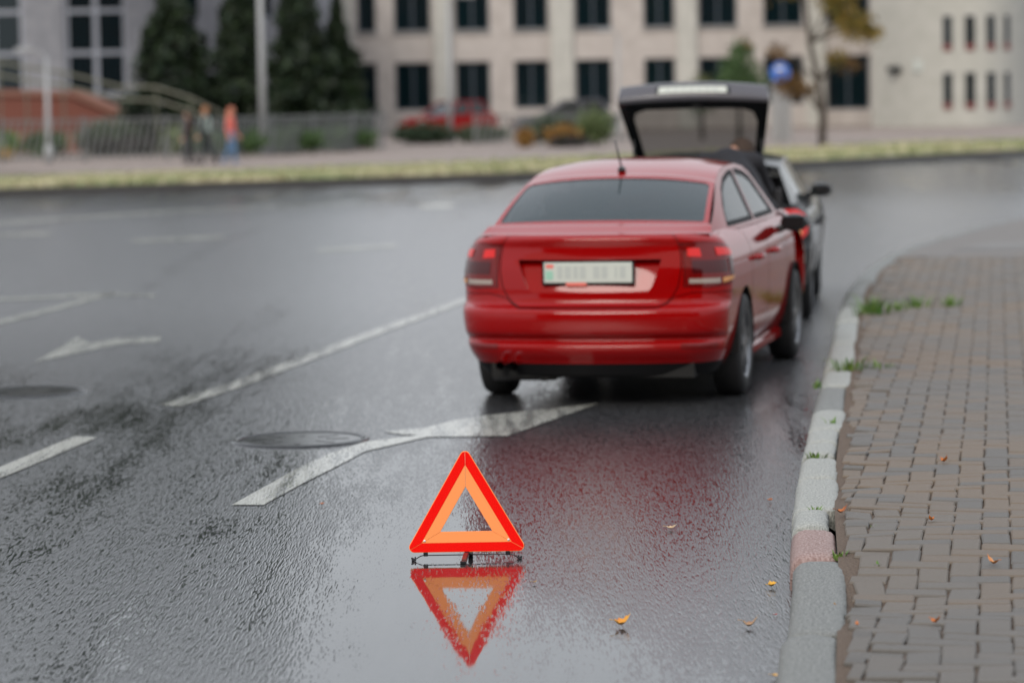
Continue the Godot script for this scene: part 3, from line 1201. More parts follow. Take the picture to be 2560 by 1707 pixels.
func build_fences() -> void:
	fence("grey picket fence before the brick ramp and round bushes", Vector2(-22, 93.0), Vector2(-9.6, 94.3), 1.25)
	fence("grey picket fence behind the three walking people", Vector2(-9.5, 94.4), Vector2(-4.0, 104.5), 1.2)
	fence("low grey picket fence behind the orange shrub bed", Vector2(-1.2, 113.5), Vector2(4.5, 112.5), 1.0)


# ---------------------------------------------------------------- plants
func leafy(st: SurfaceTool, n: int, size: float, at: Callable, cols: Array, droop := 0.3) -> void:
	for i in n:
		var p: Vector3 = at.call()
		var b := Basis(Vector3.UP, rng.randf() * TAU) * Basis(Vector3.RIGHT, rng.randfn(0, 0.8)) * Basis(Vector3.BACK, rng.randfn(0, 0.6))
		var s := size * rng.randf_range(0.6, 1.35)
		var c: Color = (cols[rng.randi() % cols.size()] as Color).lerp(cols[rng.randi() % cols.size()], rng.randf())
		var q := [Vector3(0, -0.5, 0), Vector3(0.3, -0.05, 0.05), Vector3(0.04, 0.5, -0.06 - droop * 0.2), Vector3(-0.3, 0.02, 0.05)]
		for k in [0, 2, 1, 0, 3, 2]:
			st.set_color(c)
			st.add_vertex(p + b * (q[k] * s))


func conifer(label: String, x: float, d: float, h: float, r: float) -> void:
	var t := thing("conifer", label, "tree", V(x, 0.0, d), 0.0, "dark conifers before the grey building")
	var st := S(true)
	tube(st, [Vector3(0, 0, 0), Vector3(0.02, h * 0.5, 0), Vector3(0, h * 0.9, 0)], [0.13, 0.08, 0.02], 7)
	part("trunk", done(st), M.bark, t)
	st = S()
	var lump := noise(int(x * 100) + 7, 0.9)
	var pos := func() -> Vector3:
		var u := pow(rng.randf(), 0.62)
		var y := h * (1.0 - u)
		var a := rng.randf() * TAU
		var wide: float = r * minf(1.0, u * 1.25) * (0.84 + 0.5 * lump.get_noise_3d(cos(a) * 2.0, y * 1.3, sin(a) * 2.0) + 0.1 * sin(a * 5.0 + y * 2.0))
		if u > 0.93: wide *= 1.0 - (u - 0.93) * 5.0
		return Vector3(cos(a), 0, sin(a)) * wide * sqrt(rng.randf_range(0.35, 1.0)) + Vector3(0, y, 0)
	leafy(st, 7000, 0.30, pos, [Color(0.004, 0.012, 0.003), Color(0.007, 0.02, 0.005), Color(0.014, 0.032, 0.007), Color(0.005, 0.015, 0.005)], 0.0)
	part("crown", done(st), M.leaf_conifer, t)


func bush(n: String, label: String, cat: String, x: float, d: float, r: Vector3, count: int, size: float, cols: Array, m: String, group := "") -> void:
	var t := thing(n, label, cat, V(x, 0.0, d), 0.0, group)
	var st := S(true)
	for k in 5:
		var a := TAU * k / 5
		tube(st, [Vector3.ZERO, Vector3(cos(a) * r.x * 0.5, r.y * 0.9, sin(a) * r.z * 0.5)], [0.03, 0.01], 5)
	part("stem", done(st), M.bark, t)
	st = S()
	var lump := noise(int(x * 50 + d * 3), 1.1)
	var pos := func() -> Vector3:
		var v := Vector3(rng.randfn(), rng.randfn(), rng.randfn()).normalized()
		var q := v * (0.85 + 0.35 * lump.get_noise_3dv(v * 2.0)) * pow(rng.randf_range(0.15, 1.0), 0.4)
		return Vector3(q.x * r.x, r.y + q.y * r.y, q.z * r.z)
	leafy(st, count, size, pos, cols)
	part("crown", done(st), M[m], t)


func limb_tree(n: String, label: String, x: float, d: float, trunk: Array, trunk_r: float, puffs: Array, per: int, size: float, m: String) -> void:
	var t := thing(n, label, "tree", V(x, 0.0, d))
	var st := S(true)
	var pts := []
	var rad := []
	for i in trunk.size():
		pts.append(Vector3(trunk[i][0], trunk[i][1], trunk[i][2]))
		rad.append(lerpf(trunk_r, trunk_r * 0.35, float(i) / (trunk.size() - 1)))
	tube(st, pts, rad, 8)
	for p in puffs:
		var c := Vector3(p[0], p[1], p[2])
		var from: Vector3 = pts[0]
		for q in pts:
			if q.y < c.y - 0.2: from = q
		tube(st, [from, from.lerp(c, 0.5) + Vector3(0, 0.15, 0), c], [trunk_r * 0.4, trunk_r * 0.25, trunk_r * 0.1], 6)
	part("trunk", done(st), M.bark, t)
	st = S()
	for p in puffs:
		var c := Vector3(p[0], p[1], p[2])
		var r: float = p[3]
		var pos := func() -> Vector3:
			var v := Vector3(rng.randfn(), rng.randfn() * 0.75, rng.randfn()).normalized()
			return c + v * r * pow(rng.randf(), 0.5) * rng.randf_range(0.7, 1.1)
		leafy(st, int(per * r * r * (p[5] if p.size() > 5 else 1.0)), size, pos, p[4])
	part("crown", done(st), M[m], t)


func build_vegetation() -> void:
	conifer("broad dark conifer, the leftmost of the row", -11.25, 108.0, 6.9, 1.8)
	conifer("dark conifer standing just left of the grey lamp post", -9.1, 109.0, 7.0, 1.45)
	conifer("tall dark conifer standing just right of the grey lamp post", -6.95, 108.0, 7.4, 1.5)
	conifer("shorter conifer at the right end of the row", -5.75, 109.0, 5.4, 1.15)
	var greens := [Color(0.03, 0.07, 0.016), Color(0.05, 0.10, 0.025), Color(0.075, 0.13, 0.04)]
	var greys := [Color(0.06, 0.085, 0.05), Color(0.09, 0.12, 0.075), Color(0.04, 0.06, 0.03)]
	var ochre := [Color(0.24, 0.12, 0.02), Color(0.30, 0.17, 0.035), Color(0.15, 0.07, 0.02)]
	var dark := [Color(0.022, 0.016, 0.02), Color(0.04, 0.03, 0.032), Color(0.03, 0.04, 0.02)]
	bush("round_bush", "bright green bush at the far left behind the fence", "bush", -16.4, 103.5, Vector3(0.7, 0.5, 0.6), 900, 0.16, [Color(0.07, 0.16, 0.02), Color(0.11, 0.2, 0.03)], "leaf_shrub", "bushes behind the fence")
	bush("round_bush", "low green bush left of the large round bush", "bush", -15.0, 103.5, Vector3(0.9, 0.48, 0.6), 1000, 0.16, greens, "leaf_shrub", "bushes behind the fence")
	bush("round_bush", "largest round bush behind the fence below the brick ramp", "bush", -13.0, 104.0, Vector3(1.25, 0.62, 0.9), 1800, 0.17, greys, "leaf_shrub", "bushes behind the fence")
	bush("round_bush", "dark purple bush between the fence and the large round bush", "bush", -12.4, 102.2, Vector3(1.5, 0.34, 0.4), 1300, 0.15, dark, "leaf_shrub", "bushes behind the fence")
	bush("round_bush", "pale green bush just left of the walking people", "bush", -10.6, 103.5, Vector3(0.7, 0.5, 0.6), 900, 0.16, [Color(0.12, 0.17, 0.06), Color(0.17, 0.2, 0.08)], "leaf_shrub", "bushes behind the fence")
	bush("round_bush", "green bush just right of the walking people", "bush", -7.6, 107.0, Vector3(0.8, 0.45, 0.6), 900, 0.16, greens, "leaf_shrub", "bushes behind the fence")
	bush("round_bush", "long green bush below the two right conifers", "bush", -6.0, 111.5, Vector3(1.5, 0.42, 0.5), 1300, 0.16, greens, "leaf_shrub", "bushes behind the fence")
	bush("round_bush", "dark green bush below the red parked car", "bush", -3.0, 116.0, Vector3(1.3, 0.42, 0.5), 1200, 0.16, [Color(0.02, 0.04, 0.015), Color(0.03, 0.055, 0.03)], "leaf_shrub", "bushes behind the fence")
	for q in [[-8.5, 97.3, "clipped green hedge behind the fence, nearest the walking people"], [-6.9, 100.2, "clipped green hedge behind the fence, middle of three"], [-5.3, 103.2, "clipped green hedge behind the fence, below the lamp post and conifers"], [-3.1, 117.5, "low clipped hedge hiding the wheels of the red parked car"], [-1.0, 117.0, "low grey green hedge right of the lamp post before the red parked car"]]:
		bush("hedge", q[2], "hedge", q[0], q[1], Vector3(1.25, 0.46 if q[1] < 110 else 0.34, 0.5), 1500, 0.17, greens if q[1] < 110 else greys, "leaf_shrub", "hedges across the street")
	bush("shrub_bed", "grey green shrub at the back of the shrub bed", "shrub", 1.55, 107.0, Vector3(1.2, 0.58, 0.6), 1300, 0.16, greys, "leaf_shrub", "shrubs in the bed")
	bush("shrub_bed", "rounded green shrub at the right end of the bed", "shrub", 2.85, 106.0, Vector3(0.75, 0.66, 0.6), 1300, 0.16, [Color(0.07, 0.11, 0.035), Color(0.12, 0.15, 0.06)], "leaf_shrub", "shrubs in the bed")
	bush("shrub_bed", "small orange shrub at the left end of the bed", "shrub", 0.55, 105.0, Vector3(0.4, 0.36, 0.4), 600, 0.13, ochre, "leaf_autumn", "shrubs in the bed")
	bush("shrub_bed", "wide orange shrub in the middle of the bed", "shrub", 1.75, 104.8, Vector3(0.75, 0.42, 0.4), 900, 0.13, ochre, "leaf_autumn", "shrubs in the bed")
	bush("shrub_bed", "dark low shrub in front of the orange ones", "shrub", 2.0, 104.2, Vector3(0.8, 0.22, 0.3), 700, 0.13, dark, "leaf_shrub", "shrubs in the bed")
	var aut := [Color(0.20, 0.13, 0.015), Color(0.28, 0.17, 0.02), Color(0.12, 0.09, 0.02), Color(0.10, 0.11, 0.02)]
	var brown := [Color(0.11, 0.055, 0.015), Color(0.17, 0.09, 0.02), Color(0.07, 0.04, 0.015)]
	limb_tree("autumn_tree", "thin street tree with ochre autumn leaves on the far verge", 9.6, 98.0, [[0, 0, 0], [0.02, 1.0, 0], [-0.1, 2.0, 0.05], [-0.35, 3.2, 0.0], [-0.5, 4.6, 0.0], [-0.4, 6.2, 0.0]], 0.13, [
		[0.95, 3.75, 0.1, 0.75, aut], [1.5, 3.5, 0.0, 0.45, aut], [0.5, 4.6, 0.0, 0.8, aut], [0.45, 2.7, 0.1, 0.4, aut, 0.6], [-0.95, 1.9, 0.2, 0.55, brown], [-1.35, 2.9, 0.0, 0.4, brown, 0.7], [-0.45, 1.75, 0.1, 0.35, brown, 0.7], [0.85, 2.5, 0.0, 0.4, brown, 0.5], [-1.2, 5.2, 0.0, 0.9, aut], [0.2, 6.0, 0.0, 1.0, aut], [-0.3, 7.0, 0.0, 0.8, aut]], 1000, 0.16, "leaf_autumn")
	limb_tree("green_tree", "small dense green tree behind the open tailgate", 8.3, 115.0, [[0, 0, 0], [0, 1.0, 0], [0, 2.4, 0]], 0.1, [
		[0.0, 2.55, 0.0, 0.85, greens], [-0.3, 2.0, 0.1, 0.75, greens], [0.4, 2.1, 0.0, 0.7, greens], [0.1, 3.2, 0.0, 0.55, greens], [0.3, 3.35, 0.0, 0.35, ochre, 0.5]], 900, 0.16, "leaf_green")
	limb_tree("green_tree", "olive green bush tree left of the small dense tree", 6.9, 114.0, [[0, 0, 0], [0, 0.8, 0], [0, 1.6, 0]], 0.08, [
		[0.0, 1.95, 0.0, 0.55, [Color(0.07, 0.08, 0.02), Color(0.10, 0.11, 0.03)]], [0.0, 1.4, 0.0, 0.6, greens]], 900, 0.15, "leaf_green")
	# the tall tree behind the conifers that the wet street mirrors
	var lush := [Color(0.014, 0.03, 0.014), Color(0.025, 0.05, 0.02), Color(0.03, 0.055, 0.018)]
	limb_tree("tall_tree", "tall broad tree rising behind the conifers beyond the frame", -12.3, 119.0, [[0, 0, 0], [0.1, 4, 0], [0, 8, 0], [0.2, 12, 0]], 0.3, [
		[0.0, 11.0, 0.0, 2.8, lush], [-3.0, 10.2, 0.5, 2.6, lush], [2.6, 12.5, -0.4, 2.3, lush], [0.5, 14.6, 0.0, 2.6, lush], [-3.6, 13.4, 0.0, 2.3, lush], [-5.2, 11.2, 0.0, 1.8, lush], [1.6, 9.6, 0.4, 1.6, lush]], 400, 0.5, "leaf_green")
	# tall trees behind the houses, above the frame: the street mirrors their dark crowns on both sides
	var where := [[-14.0, 146.0, 25.0, "behind the grey building, nearest the middle"], [-22.0, 148.0, 28.0, "behind the grey building, second from the middle"], [-30.5, 147.0, 27.0, "behind the grey building, farthest left"], [8.5, 172.0, 24.0, "behind the beige building, nearest the middle"], [17.0, 175.0, 28.0, "between the beige and the curved building"], [26.0, 172.0, 27.0, "behind the curved building, farthest right"]]
	for w in where:
		var h: float = w[2]
		var puffs := []
		for q in 16:
			var f := 0.42 + 0.55 * (q / 15.0)
			var r := lerpf(3.0, 2.0, q / 15.0)
			var a := q * 2.4
			var o := lerpf(2.6, 0.6, q / 15.0)
			puffs.append([cos(a) * o, h * f, sin(a) * o, r, lush])
		limb_tree("poplar", "tall dark tree " + w[3], w[0], w[1], [[0, 0, 0], [0.2, h * 0.3, 0], [0, h * 0.6, 0], [0.1, h * 0.9, 0]], 0.4, puffs, 130, 0.7, "leaf_green")


# ---------------------------------------------------------------- posts, signs
func lamp_post(label: String, x: float, d: float, h: float, r: float, arm: float) -> void:
	var t := thing("lamp_post", label, "lamp post", V(x, 0.0, d))
	var st := S(true)
	tube(st, [Vector3.ZERO, Vector3(0, h * 0.3, 0), Vector3(0, h, 0)], [r, r * 0.85, r * 0.6], 10)
	part("pole", done(st), M.zinc, t)
	st = S(true)
	tube(st, [Vector3.ZERO, Vector3(0, 0.5, 0), Vector3(0, 0.55, 0)], [r * 1.5, r * 1.4, r], 10)
	part("base", done(st), M.zinc, t)
	st = S(true)
	tube(st, [Vector3(0, h - 0.05, 0), Vector3(arm * 0.4, h + 0.15, 0), Vector3(arm, h + 0.2, 0)], [0.035, 0.03, 0.03], 6)
	part("arm", done(st), M.zinc, t)
	st = S()
	cbox(st, Vector3(arm + signf(arm) * 0.22, h + 0.2, 0), Vector3(0.55, 0.13, 0.22), 0.03)
	part("lamp_head", done(st), M.zinc, t)


func build_street_furniture() -> void:
	lamp_post("tall grey lamp post between the dark conifers", -7.65, 100.0, 9.0, 0.13, 1.4)
	lamp_post("grey lamp post before the beige building, in front of the red car", -2.14, 118.0, 5.2, 0.11, 0.5)
	lamp_post("short lamp post left of the open tailgate", 4.15, 120.0, 3.9, 0.07, -0.3)
	lamp_post("slim grey post before the brick ramp", -13.3, 92.6, 3.1, 0.09, -0.4)
	var t := thing("street_sign", "round blue street sign on a thin post beside the concrete pillar", "sign", V(9.1, 0.02, 107.0))
	var st := S(true)
	tube(st, [Vector3(0, 0, -0.05), Vector3(0, 2.75, -0.05)], [0.035], 8)
	part("post", done(st), M.zinc, t)
	st = S()
	lathe(st, Vector3(0, 2.33, 0), [Vector2(0.001, 0.0), Vector2(0.33, 0.0), Vector2(0.34, 0.012), Vector2(0.33, 0.025), Vector2(0.001, 0.025)], 28, Basis(Vector3.RIGHT, PI / 2))
	part("disc", done(st), M.sign_blue, t)
	st = S()
	cbox(st, Vector3(-0.02, 2.46, 0.04), Vector3(0.26, 0.1, 0.012), 0.004)
	part("symbol", done(st), M.white_paint, t)
	st = S()
	cbox(st, Vector3(0, 0.95, 0), Vector3(0.66, 1.95, 0.5), 0.04)
	cbox(st, Vector3(0, 1.97, 0), Vector3(0.74, 0.1, 0.58), 0.02)
	solo("concrete_pillar", done(st), M.concrete, "grey concrete pillar on the far pavement right of the tailgate", "pillar", V(9.2, 0.0, 108.0))
	t = thing("utility_box", "small yellow utility box at the foot of the fence", "utility box", V(-15.0, 0.02, 95.4))
	st = S()
	cbox(st, Vector3(0, 0.22, 0), Vector3(0.42, 0.3, 0.3), 0.03)
	part("body", done(st), M.yellow_paint, t)
	st = S()
	cbox(st, Vector3(0, 0.40, 0), Vector3(0.48, 0.05, 0.36), 0.015)
	part("lid", done(st), M.yellow_paint, t)


func far_car(label: String, x: float, d: float, turn: float, paint: Material) -> void:
	var t := thing("parked_car", label, "car", V(x, 0.03, d), turn)
	# side outline: bonnet to the left
	var low := P([-2.0, 0.3, 2.05, 0.3, 2.12, 0.6, 2.05, 0.9, 1.6, 0.98, -0.75, 0.93, -1.75, 0.82, -2.1, 0.6])
	var st := S()
	prism(st, low, -0.82, 0.82)
	part("body", done(st), paint, t)
	st = S()
	var a := [[-0.78, 0.93], [1.75, 0.97], [1.35, 1.42], [0.05, 1.46]]
	var p := []
	for z in [0.78, -0.78]:
		for k in 4: p.append(Vector3(a[k][0], a[k][1], z * (1.0 if k < 2 else 0.78)))
	quad(st, p[0], p[1], p[2], p[3])
	quad(st, p[5], p[4], p[7], p[6])
	quad(st, p[1], p[5], p[6], p[2])
	quad(st, p[4], p[0], p[3], p[7])
	part("windows", done(st), M.gloss_black, t)
	st = S()
	cbox(st, Vector3(0.7, 1.46, 0), Vector3(1.5, 0.06, 1.26), 0.02)
	for z in [0.7, -0.7]:
		for s in [[[-0.78, 0.93], [0.05, 1.45]], [[1.75, 0.95], [1.38, 1.44]], [[0.55, 0.95], [0.6, 1.45]]]:
			tube(st, [Vector3(s[0][0], s[0][1], z * 1.11), Vector3(s[1][0], s[1][1], z * 0.9)], [0.045], 5)
	part("roof", done(st), paint, t)
	for wx in [-1.3, 1.3]:
		for z in [-0.74, 0.74]: wheel(t, Vector3(wx, 0.31, z), 0.31, 0.18, Vector3(0, 0, signf(z)))
	for z in [-0.6, 0.6]:
		st = S()
		cbox(st, Vector3(-2.02, 0.68, z), Vector3(0.16, 0.14, 0.34), 0.03)
		part("headlight", done(st), M.lens_clear, t)


func build_far_cars() -> void:
	far_car("red car parked behind the lamp post by the beige building", -2.5, 134.0, 0.75, M.red_paint)
	far_car("silver car parked behind the shrub bed by the beige building", 2.2, 126.0, 0.1, M.silver_paint)


func wheel(parent: Node3D, at: Vector3, r: float, w: float, out: Vector3) -> void:
	var z := out.normalized()
	var b := Basis(Vector3.UP.cross(z).normalized(), z, Vector3.UP.cross(z).normalized().cross(z))
	var st := S(true)
	var h := w / 2
	lathe(st, at, [Vector2(r * 0.66, -h + 0.01), Vector2(r * 0.8, -h), Vector2(r * 0.95, -h + 0.012), Vector2(r, -h + 0.035), Vector2(r, h - 0.035), Vector2(r * 0.95, h - 0.012), Vector2(r * 0.8, h), Vector2(r * 0.66, h - 0.008)], 36, b)
	var o := part("wheel", done(st), M.rubber, parent)
	st = S(true)
	lathe(st, at, [Vector2(r * 0.67, -h + 0.01), Vector2(r * 0.62, h - 0.05), Vector2(r * 0.64, h - 0.012), Vector2(r * 0.675, h - 0.006)], 32, b)
	part("rim", done(st), M.alloy, o)
	st = S()
	for k in 10:
		var a := TAU * k / 10.0 + (0.12 if k % 2 else -0.12)
		var d := b.x * cos(a) + b.z * sin(a)
		var e := z.cross(d)
		box(st, at + d * r * 0.36 + z * (h - 0.03), Vector3(r * 0.56, 0.02, 0.026), Basis(d, z, d.cross(z)))
	lathe(st, at, [Vector2(r * 0.17, h - 0.045), Vector2(r * 0.16, h - 0.014), Vector2(0.001, h - 0.012)], 16, b)
	part("spokes", done(st), M.alloy, o)
	st = S()
	lathe(st, at, [Vector2(r * 0.6, 0.0), Vector2(0.001, 0.0)], 24, b)
	part("brake", done(st), M.liner, o)


# ---------------------------------------------------------------- the two stopped cars
# A car's skin. Its own axes: x to the right, y up, s forward from the rear axle (s = -z).
class Shell:
	var host: Node3D
	var hw: Array       # half width against height
	var sr: Array       # where the rear stands against height
	var sf: Array       # where the front stands against height
	var plan: Array     # share of the width against s
	var top: float = 0.83
	var corner: float = 0.17
	var bow: float = 0.06
	var join: float = -0.42
	var fjoin: float = 3.0
	var reach: float = 1.15
	var dent: Callable

	var low: float = 1.0

	func c(x: float, y: float, s: float) -> Vector3:
		return Vector3(x, y if y < 0.3 else 0.3 + (y - 0.3) * low, -s)

	func ends(a: float, y: float, base: float, way: float, to: float) -> Vector3:
		var w: float = host.curve(hw, y)
		var k := w / top
		var aa := absf(a)
		var f0 := top - corner
		var f1 := f0 + corner * PI / 2
		var x: float
		var s: float
		if aa <= f0:
			x = aa * k
			s = base + way * bow * pow(aa / f0, 2.0)
		elif aa <= f1:
			var p := (aa - f0) / corner
			x = k * (f0 + corner * sin(p))
			s = base + way * (bow + corner * (1.0 - cos(p)) + 0.03 * sin(p))
		else:
			x = w
			s = lerpf(base + way * (bow + corner + 0.03), to, (aa - f1) / (reach - f1))
			x *= lerpf(1.0, host.curve(plan, s), clampf((aa - f1) / (reach - f1), 0.0, 1.0))
		return c(x * signf(a), y, s)

	func rear(a: float, y: float) -> Vector3:
		return ends(a, y, host.curve(sr, y) + (dent.call(a, y) if dent.is_valid() else 0.0), 1.0, join)

	func front(a: float, y: float) -> Vector3:
		return ends(a, y, host.curve(sf, y), -1.0, fjoin)

	func side(sg: float, s: float, y: float) -> Vector3:
		return c(sg * host.curve(hw, y) * host.curve(plan, s), y, s)


func disc_poly(x: float, y: float, r: float, n := 28) -> PackedVector2Array:
	var p := PackedVector2Array()
	for k in n: p.append(Vector2(x + r * cos(TAU * k / n), y + r * sin(TAU * k / n)))
	return p


# doors, wings and sills of one side, with gaps between them, arches cut out for the wheels
func car_sides(t: Node3D, sh: Shell, paint: Material, base: float, belt: float, arches: Array, joints: Array) -> void:
	for sg in [-1.0, 1.0]:
		var f := func(s: float, y: float) -> Vector3: return sh.side(sg, s, y)
		var hint := Vector3(sg, 0.1, 0)
		var holes := []
		for a in arches: holes.append(disc_poly(a, 0.31, 0.345))
		var cutx := [sh.join]
		cutx.append_array(joints)
		cutx.append(sh.fjoin)
		var names := ["rear_wing", "rear_door", "front_door", "front_wing"]
		for k in 4:
			var g := 0.006
			var r := rect(cutx[k] + (g if k else 0.0), base, cutx[k + 1] - (g if k < 3 else 0.0), belt)
			var o := part(names[k], panel_mesh(r, holes, Vector2(0.09, 0.05), f, hint), paint, t)
			if k == 1 or k == 2:
				var st := S(true)
				var hs: float = cutx[k] + 0.13 if k == 1 else cutx[k] + 0.16
				var p0 := sh.side(sg, hs, 0.80) + Vector3(sg * 0.012, 0, 0)
				var p1 := sh.side(sg, hs + 0.2, 0.80) + Vector3(sg * 0.012, 0, 0)
				tube(st, [p0 - Vector3(sg * 0.02, 0, 0), p0 + Vector3(sg * 0.02, 0, -0.02), p1 + Vector3(sg * 0.02, 0, 0.02), p1 - Vector3(sg * 0.02, 0, 0)], [0.016], 8)
				part("handle", done(st), paint, o)
		# inner skin seen through the gaps, and the sill under the doors
		var s2 := SurfaceTool.new()
		s2.begin(Mesh.PRIMITIVE_TRIANGLES)
		panel(s2, rect(sh.join, base, sh.fjoin, belt), holes, Vector2(0.25, 0.15), f, hint, -0.025)
		s2.index()
		part("inner_skin", s2.commit(), M.liner, t)
		var st := S()
		for a in arches:
			# the wheel house
			for k in 14:
				var a0 := PI * k / 14.0 - 0.1
				var a1 := PI * (k + 1) / 14.0 + (0.1 if k == 13 else 0.0)
				var q := []
				for w in [[a0, 0.45], [a1, 0.45], [a1, 0.80], [a0, 0.80]]:
					q.append(sh.c(sg * w[1], 0.31 + 0.347 * sin(w[0]), a + 0.347 * cos(w[0])))
				quad(st, q[0], q[1], q[2], q[3])
		part("wheel_house", done(st), M.liner, t)
		st = S()
		var s0: float = arches[0] + 0.36
		var s1: float = arches[1] - 0.36
		cbox(st, sh.c(sg * (host_width(sh, 0.24) - 0.05), 0.205, (s0 + s1) / 2), Vector3(0.12, 0.08, s1 - s0), 0.02)
		part("sill", done(st), paint, t)


func host_width(sh: Shell, y: float) -> float:
	return curve(sh.hw, y)


func car_under(t: Node3D, s0: float, s1: float) -> void:
	var st := S()
	box(st, Vector3(0, 0.22, -(s0 + s1) / 2), Vector3(1.05, 0.10, s1 - s0))
	box(st, Vector3(0, 0.235, 0.56), Vector3(1.2, 0.13, 0.46))
	box(st, Vector3(0, 0.22, -1.28), Vector3(1.4, 0.09, 1.7))
	part("underbody", done(st), M.liner, t)
	st = S()
	tube(st, [Vector3(-0.62, 0.29, 0), Vector3(0.62, 0.29, 0)], [0.045], 8)
	part("rear_axle", done(st), M.steel, t)


func car_seats(t: Node3D, rear_s: float, front_s: float, y: float) -> void:
	for a in [[rear_s, -0.36], [rear_s, 0.36], [front_s, -0.36], [front_s, 0.36]]:
		var st := S()
		cbox(st, Vector3(a[1], y + 0.36, -a[0]), Vector3(0.5, 0.56, 0.14), 0.05, Basis(Vector3.RIGHT, 0.2))
		cbox(st, Vector3(a[1], y + 0.72, -a[0] + 0.08), Vector3(0.24, 0.15, 0.1), 0.04)
		cbox(st, Vector3(a[1], y + 0.08, -a[0] - 0.26), Vector3(0.5, 0.16, 0.5), 0.05)
		part("seat", done(st), M.seat_cloth, t)
	var st := S()
	box(st, Vector3(0, y + 0.3, -2.3), Vector3(1.3, 0.2, 0.4))
	part("dashboard", done(st), M.black_plastic, t)


func mirror(t: Node3D, at: Vector3, sg: float, m: Material) -> void:
	var st := S(true)
	blob(st, at + Vector3(sg * 0.12, 0.05, 0), Vector3(0.095, 0.06, 0.07), 8)
	tube(st, [at, at + Vector3(sg * 0.08, 0.03, 0)], [0.03, 0.025], 6)
	var o := part("mirror", done(st), m, t)
	st = S()
	cbox(st, at + Vector3(sg * 0.12, 0.05, 0.066), Vector3(0.15, 0.09, 0.016), 0.006)
	part("mirror_glass", done(st), M.gloss_black, o)


